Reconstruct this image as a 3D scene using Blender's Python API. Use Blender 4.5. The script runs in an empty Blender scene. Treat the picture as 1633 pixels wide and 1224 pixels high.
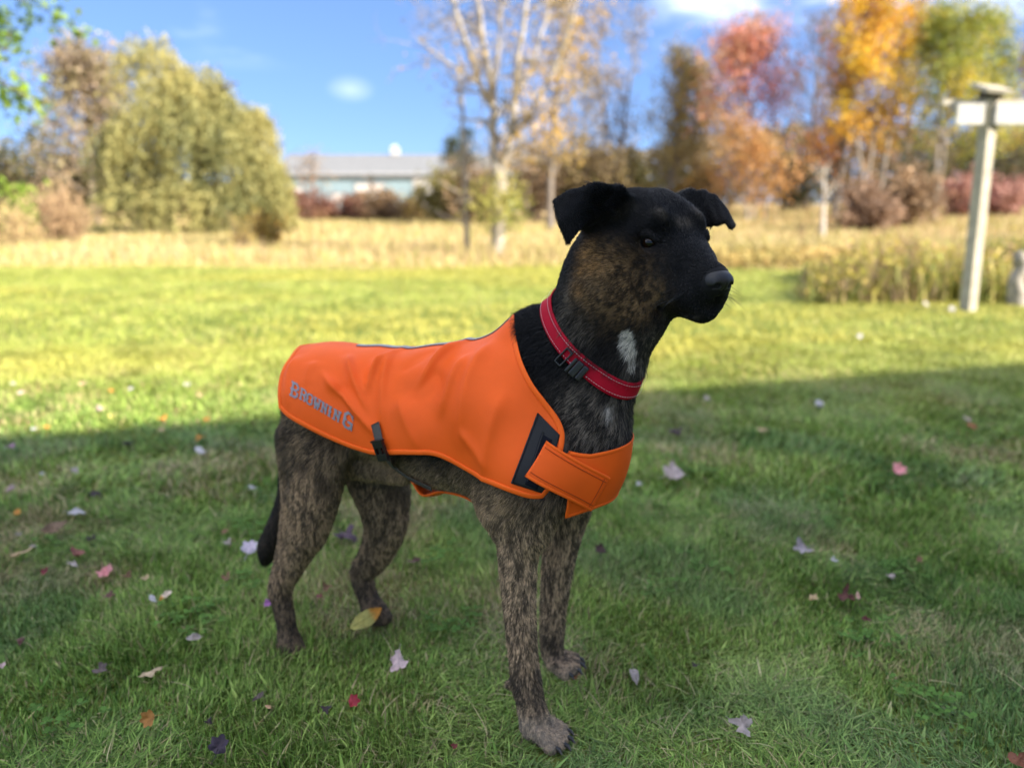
import bpy, bmesh, math, random
import numpy as np
from mathutils import Vector, Matrix, Quaternion

S = bpy.context.scene
COL = S.collection
R = math.radians

# ------------------------------------------------------------------ camera
CAM_H, PITCH, FPX, CX, CY = 0.755, R(12.0), 1250.0, 816.5, 612.0
cd = bpy.data.cameras.new("camera")
cam = bpy.data.objects.new("camera", cd)
COL.objects.link(cam)
cam.location = (0, 0, CAM_H)
cam.rotation_euler = (R(90) - PITCH, 0, 0)
cd.sensor_width = 36.0
cd.lens = 36.0 * FPX / 1633.0
cd.clip_start, cd.clip_end = 0.05, 3000
cd.dof.use_dof = True
cd.dof.focus_distance = 1.01
cd.dof.aperture_fstop = 2.5
cd.dof.aperture_blades = 0
S.camera = cam

# ------------------------------------------------------------------ sky and sun
SUN_EL, SUN_AZ = R(27.0), R(120.0)          # azimuth clockwise from the view direction (+Y)
TO_SUN = Vector((math.sin(SUN_AZ) * math.cos(SUN_EL), math.cos(SUN_AZ) * math.cos(SUN_EL), math.sin(SUN_EL)))
W = bpy.data.worlds.new("World")
S.world = W
W.use_nodes = True
wn, wl = W.node_tree.nodes, W.node_tree.links
wn.clear()
wo = wn.new("ShaderNodeOutputWorld")
wb = wn.new("ShaderNodeBackground")
sky = wn.new("ShaderNodeTexSky")
sky.sky_type = 'NISHITA'
sky.sun_disc = False
sky.sun_elevation = SUN_EL
sky.sun_rotation = SUN_AZ
sky.altitude = 3000
sky.air_density, sky.dust_density, sky.ozone_density = 1.0, 0.3, 4.0
wb.inputs[1].default_value = 0.11


def wmath(op, a, b=None):
    m = wn.new("ShaderNodeMath")
    m.operation = op
    for i, v in enumerate((a, b)):
        if v is None: continue
        if isinstance(v, (int, float)): m.inputs[i].default_value = v
        else: wl.new(v, m.inputs[i])
    return m.outputs[0]


# broken cloud thinning out towards the horizon; unseen cover overhead added to whiten skylight
tc = wn.new("ShaderNodeTexCoord")
sx = wn.new("ShaderNodeSeparateXYZ")
wl.new(tc.outputs['Generated'], sx.inputs[0])
zz_ = wmath('ADD', wmath('MAXIMUM', sx.outputs[2], 0.0), 0.10)
cx = wn.new("ShaderNodeCombineXYZ")
wl.new(wmath('DIVIDE', sx.outputs[0], zz_), cx.inputs[0])
wl.new(wmath('DIVIDE', sx.outputs[1], zz_), cx.inputs[1])
CLOUD_SEED = 5.0
cx.inputs[2].default_value = CLOUD_SEED
nz = wn.new("ShaderNodeTexNoise")
nz.inputs['Scale'].default_value = 0.75
nz.inputs['Detail'].default_value = 9
nz.inputs['Roughness'].default_value = 0.58
wl.new(cx.outputs[0], nz.inputs['Vector'])
rp = wn.new("ShaderNodeMapRange")
rp.interpolation_type = 'SMOOTHSTEP'
rp.inputs['From Min'].default_value, rp.inputs['From Max'].default_value = 0.47, 0.66
wl.new(nz.outputs[0], rp.inputs['Value'])
hz = wn.new("ShaderNodeMapRange")
hz.inputs['From Min'].default_value, hz.inputs['From Max'].default_value = 0.16, 0.46
wl.new(sx.outputs[2], hz.inputs['Value'])
# the one small puff low over the barn
pd = wn.new("ShaderNodeVectorMath"); pd.operation = 'SUBTRACT'
pd.inputs[1].default_value = (-0.189, 0.971, 0.147)
wl.new(tc.outputs['Generated'], pd.inputs[0])
ps = wn.new("ShaderNodeVectorMath"); ps.operation = 'MULTIPLY'
ps.inputs[1].default_value = (34, 20, 62)
wl.new(pd.outputs[0], ps.inputs[0])
pl = wn.new("ShaderNodeVectorMath"); pl.operation = 'LENGTH'
wl.new(ps.outputs[0], pl.inputs[0])
puff = wmath('MULTIPLY', wmath('MULTIPLY', wmath('MAXIMUM', wmath('SUBTRACT', 1.0, pl.outputs['Value']), 0.0), wmath('POWER', nz.outputs[0], 2.0)), 0.42)
cov = wmath('MAXIMUM', wmath('MULTIPLY', wmath('MULTIPLY', rp.outputs[0], hz.outputs[0]), 0.92), puff)
mx = wn.new("ShaderNodeMix")
mx.data_type = 'RGBA'
mx.inputs['B'].default_value = (8.0, 8.0, 8.1, 1)
wl.new(cov, mx.inputs['Factor'])
# the clear sky as the camera holds it: softer contrast between zenith and horizon, deeper blue
sv = wn.new("ShaderNodeVectorMath"); sv.operation = 'SCALE'; sv.inputs['Scale'].default_value = 0.30
gm = wn.new("ShaderNodeGamma"); gm.inputs['Gamma'].default_value = 0.58
tv = wn.new("ShaderNodeVectorMath"); tv.operation = 'MULTIPLY'; tv.inputs[1].default_value = (0.66, 0.85, 1.22)
wl.new(sky.outputs[0], sv.inputs[0])
wl.new(sv.outputs[0], gm.inputs[0])
wl.new(gm.outputs[0], tv.inputs[0])
wl.new(tv.outputs[0], mx.inputs['A'])
wl.new(mx.outputs['Result'], wb.inputs[0])
wl.new(wb.outputs[0], wo.inputs[0])

sd = bpy.data.lights.new("sun", 'SUN')
sun = bpy.data.objects.new("sun", sd)
COL.objects.link(sun)
sd.energy = 2.6
sd.angle = R(0.55)
sd.color = (1.0, 0.91, 0.78)
sun.rotation_euler = TO_SUN.to_track_quat('Z', 'Y').to_euler()

S.view_settings.view_transform = 'Standard'
S.view_settings.look = 'None'
S.view_settings.gamma = 1.0
S.view_settings.use_curve_mapping = False
S.view_settings.exposure = 2.7
S.cycles.max_bounces = 6
S.cycles.diffuse_bounces = 3
S.cycles.transparent_max_bounces = 4
S.cycles.caustics_reflective = False
S.cycles.caustics_refractive = False
S.cycles.use_denoising = True
try:
    S.cycles.denoiser = 'OPENIMAGEDENOISE'
except Exception:
    pass
# ------------------------------------------------------------------ helpers
RNG = np.random.default_rng(7)
random.seed(7)
CP, SP = math.cos(PITCH), math.sin(PITCH)
CAM = np.array([0.0, 0.0, CAM_H])


def ray(px, py):
    u, v = (px - CX) / FPX, (CY - py) / FPX
    return np.array([u, CP + v * SP, -SP + v * CP])


def at(px, py, Y):
    """world point seen at a photograph pixel, at world depth Y"""
    d = ray(px, py)
    return CAM + d * (Y / d[1])


def on_ground(px, py, z=0.0):
    d = ray(px, py)
    return CAM + d * ((z - CAM_H) / d[2])


def ss(a, b, x):
    t = np.clip((np.asarray(x, dtype=np.float64) - a) / (b - a), 0, 1)
    return t * t * (3 - 2 * t)


def _hash(ix, iy, iz, seed):
    h = (ix.astype(np.int64) * 374761393 + iy.astype(np.int64) * 668265263 + iz.astype(np.int64) * 2147483647 + seed * 974634769) & 0xffffffff
    h = ((h ^ (h >> 13)) * 1274126177) & 0xffffffff
    h = ((h ^ (h >> 15)) * 2246822519) & 0xffffffff
    return ((h ^ (h >> 16)) & 0xffffff) / float(0xffffff)


def vnoise(p, seed=0):
    p = np.asarray(p, dtype=np.float64)
    i = np.floor(p).astype(np.int64)
    f = p - i
    f = f * f * (3 - 2 * f)
    out = 0
    for dx in (0, 1):
        for dy in (0, 1):
            for dz in (0, 1):
                w = (f[:, 0] if dx else 1 - f[:, 0]) * (f[:, 1] if dy else 1 - f[:, 1]) * (f[:, 2] if dz else 1 - f[:, 2])
                out = out + w * _hash(i[:, 0] + dx, i[:, 1] + dy, i[:, 2] + dz, seed)
    return out


def fbm(p, oct=3, seed=0):
    a, s, o = 0.5, 0, 0
    q = np.asarray(p, dtype=np.float64)
    for k in range(oct):
        o = o + a * vnoise(q, seed + k * 17)
        s += a
        a *= 0.5
        q = q * 2.03 + 11.7
    return o / s


def link(name, me, mat=None, parent=None, smooth=True):
    o = bpy.data.objects.new(name, me)
    COL.objects.link(o)
    if mat is not None:
        me.materials.append(mat)
    if hasattr(me, 'polygons') and len(me.polygons):
        me.polygons.foreach_set('use_smooth', np.full(len(me.polygons), bool(smooth), dtype=bool))
    if parent is not None:
        o.parent = parent
    return o


def mesh_np(name, verts, faces, mat=None, parent=None, smooth=True, col=None, fcol=None):
    """faces: int array (n,3) or (n,4) or list of such arrays"""
    me = bpy.data.meshes.new(name)
    verts = np.ascontiguousarray(verts, dtype=np.float32)
    fl = faces if isinstance(faces, list) else [faces]
    fl = [np.asarray(f, dtype=np.int32) for f in fl if len(f)]
    nl = sum(f.size for f in fl)
    nf = sum(len(f) for f in fl)
    me.vertices.add(len(verts))
    me.vertices.foreach_set('co', verts.ravel())
    me.loops.add(nl)
    me.polygons.add(nf)
    me.loops.foreach_set('vertex_index', np.concatenate([f.ravel() for f in fl]))
    tot = np.concatenate([np.full(len(f), f.shape[1], dtype=np.int32) for f in fl])
    st = np.concatenate([[0], np.cumsum(tot)[:-1]]).astype(np.int32)
    me.polygons.foreach_set('loop_start', st)
    if col is not None:
        a = me.attributes.new('col', 'FLOAT_COLOR', 'POINT')
        c = np.ones((len(verts), 4), dtype=np.float32)
        c[:, :3] = col
        a.data.foreach_set('color', c.ravel())
    if fcol is not None:
        a = me.attributes.new('col', 'FLOAT_COLOR', 'FACE')
        c = np.ones((nf, 4), dtype=np.float32)
        c[:, :3] = fcol
        a.data.foreach_set('color', c.ravel())
    me.update(calc_edges=True)
    return link(name, me, mat, parent, smooth)


def grid_faces(nu, nv, close_u=False, close_v=False, off=0):
    a = np.arange(nu * nv).reshape(nu, nv) + off
    if close_u:
        a = np.concatenate([a, a[:1]], 0)
    if close_v:
        a = np.concatenate([a, a[:, :1]], 1)
    return np.stack([a[:-1, :-1], a[1:, :-1], a[1:, 1:], a[:-1, 1:]], -1).reshape(-1, 4)


def tube(pts, rad, n=8, flat=1.0, nrm=None, cap=True):
    """swept tube; returns verts, [quads, ngon-free caps]. flat scales the radius along nrm"""
    pts = np.asarray(pts, dtype=np.float64)
    m = len(pts)
    rad = np.broadcast_to(np.asarray(rad, dtype=np.float64), (m,))
    t = np.gradient(pts, axis=0)
    t /= np.linalg.norm(t, axis=1)[:, None] + 1e-12
    if nrm is None:
        ref = np.array([0, 0, 1.0]) if abs(t[:, 2]).mean() < 0.8 else np.array([1.0, 0, 0])
        nrm = np.broadcast_to(ref, (m, 3))
    b = np.cross(t, nrm)
    b /= np.linalg.norm(b, axis=1)[:, None] + 1e-12
    nn = np.cross(b, t)
    ang = np.linspace(0, 2 * np.pi, n, endpoint=False)
    v = pts[:, None, :] + rad[:, None, None] * (np.cos(ang)[None, :, None] * b[:, None, :] + flat * np.sin(ang)[None, :, None] * nn[:, None, :])
    f = grid_faces(m, n, close_v=True)
    v = v.reshape(-1, 3)
    fs = [f[:, ::-1]]
    if cap:
        k = len(v)
        v = np.concatenate([v, pts[:1], pts[-1:]])
        i = np.arange(n)
        fs.append(np.concatenate([np.stack([np.full(n, k), i, (i + 1) % n], 1),
                                  np.stack([np.full(n, k + 1), (m - 1) * n + (i + 1) % n, (m - 1) * n + i], 1)]))
    return v, fs


def catmull(v, n):
    v = np.asarray(v, float)
    w = np.concatenate([2 * v[:1] - v[1:2], v, 2 * v[-1:] - v[-2:-1]])
    out = []
    for i in range(len(v) - 1):
        p0, p1, p2, p3 = w[i:i + 4]
        for t in np.arange(n) / n:
            out.append(0.5 * (2 * p1 + (p2 - p0) * t + (2 * p0 - 5 * p1 + 4 * p2 - p3) * t * t + (3 * p1 - p0 - 3 * p2 + p3) * t ** 3))
    return np.array(out + [v[-1]])


class MB:
    """collects pieces into one mesh"""

    def __init__(self):
        self.v, self.q, self.t, self.c, self.n = [], [], [], [], 0

    def add(self, v, fs, col=None):
        v = np.asarray(v, dtype=np.float64)
        for f in (fs if isinstance(fs, list) else [fs]):
            f = np.asarray(f)
            if len(f):
                (self.q if f.shape[1] == 4 else self.t).append(f + self.n)
        self.v.append(v)
        if col is not None:
            c = np.empty((len(v), 3))
            c[:] = col
            self.c.append(c)
        self.n += len(v)

    def tube(self, pts, rad, n=8, col=None, **k):
        v, f = tube(pts, rad, n, **k)
        self.add(v, f, col)

    def box(self, c, size, rot=None, col=None, bev=0.0):
        c = np.asarray(c, float)
        h = np.asarray(size, float) / 2
        if bev <= 0:
            sg = np.array([[x, y, z] for x in (-1, 1) for y in (-1, 1) for z in (-1, 1)], float)
            v = sg * h
            f = np.array([[0, 1, 3, 2], [4, 6, 7, 5], [0, 4, 5, 1], [2, 3, 7, 6], [0, 2, 6, 4], [1, 5, 7, 3]])
            fs = [f]
        else:
            bm = bmesh.new()
            bmesh.ops.create_cube(bm, size=1)
            for q in bm.verts:
                q.co = (q.co.x * 2 * h[0], q.co.y * 2 * h[1], q.co.z * 2 * h[2])
            bmesh.ops.bevel(bm, geom=bm.edges[:], offset=bev, segments=2, affect='EDGES', profile=0.7)
            bm.verts.index_update()
            v = np.array([q.co[:] for q in bm.verts])
            qs = [[w.index for w in fc.verts] for fc in bm.faces]
            bm.free()
            fs = [np.array([q for q in qs if len(q) == 4]), np.array([q for q in qs if len(q) == 3]).reshape(-1, 3)]
        if rot is not None:
            v = v @ np.asarray(rot, float).T
        self.add(v + c, fs, col)

    def build(self, name, mat=None, parent=None, smooth=False):
        return mesh_np(name, np.concatenate(self.v), [np.concatenate(x) for x in (self.q, self.t) if x], mat, parent, smooth,
                       col=np.concatenate(self.c) if self.c else None)


def tag(o, label=None, cat=None, group=None, kind=None):
    if label: o['label'] = label
    if cat: o['category'] = cat
    if group: o['group'] = group
    if kind: o['kind'] = kind
    return o


def empty(name, loc, rz=0.0):
    o = bpy.data.objects.new(name, None)
    o.empty_display_size = 0.1
    COL.objects.link(o)
    o.location = loc
    o.rotation_euler = (0, 0, rz)
    return o


def rotz(a):
    c, s = math.cos(a), math.sin(a)
    return np.array([[c, -s, 0], [s, c, 0], [0, 0, 1.0]])


# ------------------------------------------------------------------ materials
def mat(name, color=(0.5, 0.5, 0.5), rough=0.6, spec=0.5, attr=False, noise=0.0, nscale=20.0, bump=0.0, bscale=200.0,
        transl=0.0, metal=0.0, sheen=0.0, coat=0.0):
    m = bpy.data.materials.new(name)
    m.use_nodes = True
    n, l = m.node_tree.nodes, m.node_tree.links
    p = n['Principled BSDF']
    p.inputs['Roughness'].default_value = rough
    p.inputs['Specular IOR Level'].default_value = spec
    p.inputs['Metallic'].default_value = metal
    p.inputs['Sheen Weight'].default_value = sheen
    p.inputs['Coat Weight'].default_value = coat
    p.inputs['Base Color'].default_value = (*color, 1)
    src = None
    if attr:
        a = n.new('ShaderNodeAttribute')
        a.attribute_name = 'col'
        src = a.outputs['Color']
    tcn = n.new('ShaderNodeTexCoord')
    if noise > 0:
        nt = n.new('ShaderNodeTexNoise')
        nt.inputs['Scale'].default_value = nscale
        nt.inputs['Detail'].default_value = 6
        l.new(tcn.outputs['Object'], nt.inputs['Vector'])
        mr = n.new('ShaderNodeMapRange')
        mr.inputs['To Min'].default_value, mr.inputs['To Max'].default_value = 1 - noise, 1 + noise
        mr.inputs['From Min'].default_value, mr.inputs['From Max'].default_value = 0.25, 0.75
        l.new(nt.outputs[0], mr.inputs['Value'])
        vm = n.new('ShaderNodeVectorMath')
        vm.operation = 'SCALE'
        if src is not None:
            l.new(src, vm.inputs[0])
        else:
            vm.inputs[0].default_value = color
        l.new(mr.outputs[0], vm.inputs['Scale'])
        src = vm.outputs[0]
    if src is not None:
        l.new(src, p.inputs['Base Color'])
    if bump > 0:
        nb = n.new('ShaderNodeTexNoise')
        nb.inputs['Scale'].default_value = bscale
        nb.inputs['Detail'].default_value = 4
        l.new(tcn.outputs['Object'], nb.inputs['Vector'])
        bp = n.new('ShaderNodeBump')
        bp.inputs['Strength'].default_value = bump
        bp.inputs['Distance'].default_value = 0.5 / bscale
        l.new(nb.outputs[0], bp.inputs['Height'])
        l.new(bp.outputs[0], p.inputs['Normal'])
    if transl > 0:
        tr = n.new('ShaderNodeBsdfTranslucent')
        mixs = n.new('ShaderNodeMixShader')
        mixs.inputs[0].default_value = transl
        if src is not None:
            l.new(src, tr.inputs[0])
        else:
            tr.inputs[0].default_value = (*color, 1)
        l.new(p.outputs[0], mixs.inputs[1])
        l.new(tr.outputs[0], mixs.inputs[2])
        l.new(mixs.outputs[0], n['Material Output'].inputs[0])
    return m
# ================================================================== the ground
def ground_z(x, y):
    x, y = np.asarray(x, float), np.asarray(y, float)
    return -0.016 * (1 - ss(2.2, 4.5, y)) + 1.35 * ss(18, 85, y) + 0.7 * ss(22, 60, y) * ss(2, 22, x) + 0.006 * np.sin(x * 1.7 + 0.5) * np.sin(y * 1.3) * ss(2.0, 4.0, y)


LAWN_END = 12.2


def lawn_edge(x):
    """y where the mown lawn gives way to the field"""
    x = np.asarray(x, float)
    return LAWN_END + 0.5 * np.sin(x * 0.35) + 0.25 * np.sin(x * 1.1 + 1) - 1.5 * ss(2, 5, x) + 0.6 * ss(-2, -9, x)


def node_mat(name):
    m = bpy.data.materials.new(name)
    m.use_nodes = True
    return m, m.node_tree.nodes, m.node_tree.links


gy = np.concatenate([np.linspace(-60, 0, 13)[:-1], np.linspace(0, 14, 57)[:-1], np.linspace(14, 100, 60)[:-1], np.linspace(100, 900, 20)])
gx = np.concatenate([np.linspace(-700, -60, 12)[:-1], np.linspace(-60, -10, 30)[:-1], np.linspace(-10, 10, 61)[:-1], np.linspace(10, 60, 30)[:-1], np.linspace(60, 700, 12)])
GX, GY = np.meshgrid(gx, gy, indexing='ij')
gv = np.stack([GX, GY, ground_z(GX, GY)], -1)
t_field = ss(-0.3, 0.3, GY - lawn_edge(GX))
m_ground, n, l = node_mat('lawn_and_field_soil')
p = n['Principled BSDF']; p.inputs['Roughness'].default_value = 0.95; p.inputs['Specular IOR Level'].default_value = 0.1
at_ = n.new('ShaderNodeAttribute'); at_.attribute_name = 'col'
tcn = n.new('ShaderNodeTexCoord')
n1 = n.new('ShaderNodeTexNoise'); n1.inputs['Scale'].default_value = 0.9; n1.inputs['Detail'].default_value = 8
n2 = n.new('ShaderNodeTexNoise'); n2.inputs['Scale'].default_value = 60; n2.inputs['Detail'].default_value = 5
for q in (n1, n2): l.new(tcn.outputs['Object'], q.inputs['Vector'])
r1 = n.new('ShaderNodeMapRange'); r1.inputs['From Min'].default_value, r1.inputs['From Max'].default_value = 0.35, 0.65
l.new(n1.outputs[0], r1.inputs['Value'])
ml = n.new('ShaderNodeMix'); ml.data_type = 'RGBA'
ml.inputs['A'].default_value, ml.inputs['B'].default_value = (0.11, 0.165, 0.032, 1), (0.20, 0.215, 0.048, 1)
l.new(r1.outputs[0], ml.inputs['Factor'])
mf = n.new('ShaderNodeMix'); mf.data_type = 'RGBA'
mf.inputs['B'].default_value = (0.44, 0.31, 0.13, 1)
l.new(at_.outputs['Fac'], mf.inputs['Factor']); l.new(ml.outputs['Result'], mf.inputs['A'])
sc_ = n.new('ShaderNodeVectorMath'); sc_.operation = 'SCALE'
r2 = n.new('ShaderNodeMapRange'); r2.inputs['From Min'].default_value, r2.inputs['From Max'].default_value = 0.3, 0.7; r2.inputs['To Min'].default_value, r2.inputs['To Max'].default_value = 0.6, 1.25
l.new(n2.outputs[0], r2.inputs['Value']); l.new(mf.outputs['Result'], sc_.inputs[0]); l.new(r2.outputs[0], sc_.inputs['Scale'])
l.new(sc_.outputs[0], p.inputs['Base Color'])
bp_ = n.new('ShaderNodeBump'); bp_.inputs['Strength'].default_value = 0.6; bp_.inputs['Distance'].default_value = 0.02
l.new(n2.outputs[0], bp_.inputs['Height']); l.new(bp_.outputs[0], p.inputs['Normal'])
ground = mesh_np('ground', gv.reshape(-1, 3), grid_faces(len(gx), len(gy)), m_ground, None, True, col=np.repeat(t_field.reshape(-1, 1), 3, 1))
tag(ground, kind='structure')

# ================================================================== the house whose roof shades the foreground
HD = np.array([0.958, 0.287, 0]); HN = np.array([-0.287, 0.958, 0])
H_RIDGE = 7.0
_L = H_RIDGE / math.tan(SUN_EL)
_sh = np.array([-8.0, 2.63 + (-8.0 + 1.75) * 0.299]) - 1.02 * HN[:2]      # the eave throws the edge of the shade
H0 = np.array([_sh[0] + _L * math.sin(SUN_AZ), _sh[1] + _L * math.cos(SUN_AZ), 0])
HLEN, HHALF, HWALL = 24.0, 4.0, 4.9
HR_ = np.stack([HD, HN, [0, 0, 1.0]], 1)
house = empty('house', H0)
tag(house, 'cream clapboard house behind the camera, its roof shading the lawn', 'house')
m_clap = mat('cream_clapboard', (0.62, 0.55, 0.44), 0.7, 0.3, noise=0.08, nscale=3)
m_roof = mat('grey_shingle', (0.10, 0.095, 0.09), 0.9, 0.2, noise=0.25, nscale=6)
m_trim = mat('white_trim_paint', (0.75, 0.74, 0.70), 0.5, 0.4)
m_glass = mat('window_glass', (0.03, 0.04, 0.05), 0.08, 0.6)
hb = MB()
for k in range(24):      # lapped boards of the long wall
    z0 = k * HWALL / 24
    hb.box(HR_ @ np.array([HLEN / 2, HHALF - 0.06, z0 + HWALL / 48]), (HLEN, 0.12 + 0.0, HWALL / 24 - 0.006), HR_)
hb.build('long_wall', m_clap, house)
hb = MB(); hb.box(HR_ @ np.array([HLEN / 2, -HHALF + 0.06, HWALL / 2]), (HLEN, 0.12, HWALL), HR_); hb.build('long_wall', m_clap, house)
for x in (0.06, HLEN - 0.06):
    v = np.array([[x - .06, -HHALF + .12, 0], [x - .06, HHALF - .12, 0], [x - .06, HHALF - .12, HWALL], [x - .06, 0, H_RIDGE - 0.16], [x - .06, -HHALF + .12, HWALL],
                  [x + .06, -HHALF + .12, 0], [x + .06, HHALF - .12, 0], [x + .06, HHALF - .12, HWALL], [x + .06, 0, H_RIDGE - 0.16], [x + .06, -HHALF + .12, HWALL]])
    q = [[0, 1, 6, 5], [1, 2, 7, 6], [2, 3, 8, 7], [3, 4, 9, 8], [4, 0, 5, 9], [0, 4, 2, 1], [5, 6, 7, 9]]
    t = [[2, 4, 3], [7, 8, 9]]
    mesh_np('gable_wall', v @ HR_.T, [np.array(q), np.array(t)], m_clap, house, False)
for sg in (-1, 1):
    run, rise = HHALF + 0.35, (H_RIDGE - HWALL) * (HHALF + 0.35) / HHALF
    ln_ = math.hypot(run, rise)
    ang = math.atan2(rise, run)
    Rr = np.array([[1, 0, 0], [0, math.cos(ang), -sg * math.sin(-ang)], [0, sg * math.sin(-ang), math.cos(ang)]])
    hb = MB(); hb.box(HR_ @ np.array([HLEN / 2, sg * run / 2, H_RIDGE - rise / 2 - 0.06]), (HLEN + 0.5, ln_, 0.1), HR_ @ Rr)
    hb.build('roof', m_roof, house)
for k in range(6):
    x = 2.2 + 4 * k
    for z in (1.5, 3.8):
        wb_ = MB(); wb_.box(HR_ @ np.array([x, HHALF + 0.01, z]), (1.15, 0.10, 1.45), HR_)
        f_ = wb_.build('window', m_trim, house)
        wb_ = MB(); wb_.box(HR_ @ np.array([x, HHALF + 0.065, z]), (0.95, 0.02, 1.25), HR_)
        wb_.build('pane', m_glass, f_)

# ================================================================== trees and shrubs
m_leaf = mat('autumn_leaves', rough=0.6, spec=0.25, attr=True, transl=0.30)
m_bark = mat('bark', rough=0.9, spec=0.15, attr=True, noise=0.35, nscale=9, bump=0.6, bscale=30)


def quads(c, size, rng, aspect=0.62, up=None):
    """leaf shaped quads (kites, bent along the middle) at centres c"""
    n = len(c)
    d = rng.normal(size=(n, 3)); d /= np.linalg.norm(d, axis=1)[:, None]
    if up is not None:
        d = up
    e = np.cross(d, rng.normal(size=(n, 3))); e /= np.linalg.norm(e, axis=1)[:, None] + 1e-9
    s = (size * rng.uniform(0.6, 1.4, n))[:, None]
    v = np.stack([c - d * s * 0.5, c + e * s * 0.5 * aspect - d * s * 0.05, c + d * s * 0.5, c - e * s * 0.5 * aspect - d * s * 0.05], 1)
    return v.reshape(-1, 3), np.arange(4 * n).reshape(-1, 4)


def pal(cols, n, rng, pos=None, seed=0, cl=0.5):
    """leaf colours drawn from a palette, clumped in space"""
    cols = np.array(cols, float)
    k = len(cols)
    if pos is not None:
        f = fbm(pos * cl, 2, seed) * 1.9 - 0.45
    else:
        f = rng.random(n)
    f = np.clip(f + rng.normal(0, 0.22, n), 0, 0.999) * (k - 1)
    i = np.clip(f.astype(int), 0, k - 2); a = (f - i)[:, None]
    c = cols[i] * (1 - a) + cols[i + 1] * a
    return c * rng.uniform(0.7, 1.3, n)[:, None]


def branch(p, d, L, r, n, rng, wob=0.18, up=0.1, r1=0.35):
    pts = [np.array(p, float)]
    d = np.array(d, float) / np.linalg.norm(d)
    for i in range(n):
        d = d + rng.normal(0, wob, 3) + [0, 0, up]
        d /= np.linalg.norm(d)
        pts.append(pts[-1] + d * L / n)
    return np.array(pts), np.linspace(r, r * r1, n + 1), d


def make_tree(name, label, cat, x, y, h, rad, leaf_n, size, cols, bark=(0.20, 0.17, 0.14), group=None, seed=1, fork=0.3, limbs=14,
              sigma=0.35, r0=None, up=0.10, cl=0.5, low=0.2, wmax=0.55, stems=1, lean=0.0, keep=None, elev=(25, 65), twigs=4):
    rng = np.random.default_rng(seed)
    z0 = float(ground_z(x, y))
    root = empty(name, (x, y, z0))
    tag(root, label, cat, group)
    r0 = r0 or h * 0.016
    tb = MB(); pts_l = []
    bc = np.array(bark)
    for sN in range(stems):
        off = rng.normal(0, 0.15 if stems > 1 else 0.0, 3) * [1, 1, 0]
        ld = np.array([lean + ((sN - (stems - 1) / 2) * 0.13 if stems > 1 else 0), rng.normal(0, 0.08) if stems > 1 else 0, 1.0])
        tp, tr, _ = branch(off + [0, 0, -0.1], ld, h * 0.97, r0 / stems ** 0.5, 10, rng, 0.045, 0.02, 0.12)
        tb.tube(tp, tr, 8, bc)
        for i in range(limbs // stems):
            f = fork + (0.95 - fork) * ((i + rng.random() * 0.8) / (limbs // stems))
            k = f * 10
            a = int(min(k, 9)); b0 = tp[a] * (1 - (k - a)) + tp[a + 1] * (k - a)
            rel = (f - low) / (1 - low)
            prof = math.sin(math.pi * min(1, max(0.05, rel)) ** wmax) ** 0.75 if rel > 0 else 0.3
            az = rng.random() * 6.283 + i * 2.4
            e = R(rng.uniform(*elev))
            L = max(0.4, rad * prof * rng.uniform(0.8, 1.15))
            lp, lr, _ = branch(b0, (math.cos(az) * math.cos(e), math.sin(az) * math.cos(e), math.sin(e)), L, max(0.012, np.interp(k, range(11), tr) * 0.55), 6, rng, 0.16, up)
            tb.tube(lp, lr, 5, bc)
            for j in range(twigs):
                q = rng.integers(2, 7)
                d = rng.normal(size=3); d[2] = abs(d[2]) * 0.5; d = d / np.linalg.norm(d) + (lp[-1] - lp[0]) / (L + 1e-6) * 0.8
                sp, sr, _ = branch(lp[q], d, L * rng.uniform(0.3, 0.6), max(0.008, lr[q] * 0.6), 3, rng, 0.25, up)
                tb.tube(sp, sr, 3, bc, cap=False)
                pts_l += [sp[1], sp[2], sp[3]]
                for _ in range(2):
                    d2 = rng.normal(size=3) + (sp[-1] - sp[0])
                    up_, ur_, _ = branch(sp[rng.integers(1, 4)], d2, L * rng.uniform(0.15, 0.3), 0.006 + 0.0006 * h, 2, rng, 0.3, up)
                    tb.tube(up_, ur_, 3, bc, cap=False)
                    pts_l += [up_[1], up_[2], up_[2]]
            pts_l += [lp[-1], lp[-2], lp[-3]]
    tb.build('trunk', m_bark, root, True)
    if leaf_n:
        P0 = np.array(pts_l)
        leaf_n, size = int(leaf_n * 1.4), size * 0.78
        c = P0[rng.integers(0, len(P0), leaf_n)] + rng.normal(0, sigma, (leaf_n, 3))
        c = c[c[:, 2] > 0.1 * h if keep is None else keep(c)]
        v, f = quads(c, size, rng)
        cc = pal(cols, len(c), rng, c, seed, cl)
        mesh_np('crown', v, f, m_leaf, root, False, fcol=cc)
    return root


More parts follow.
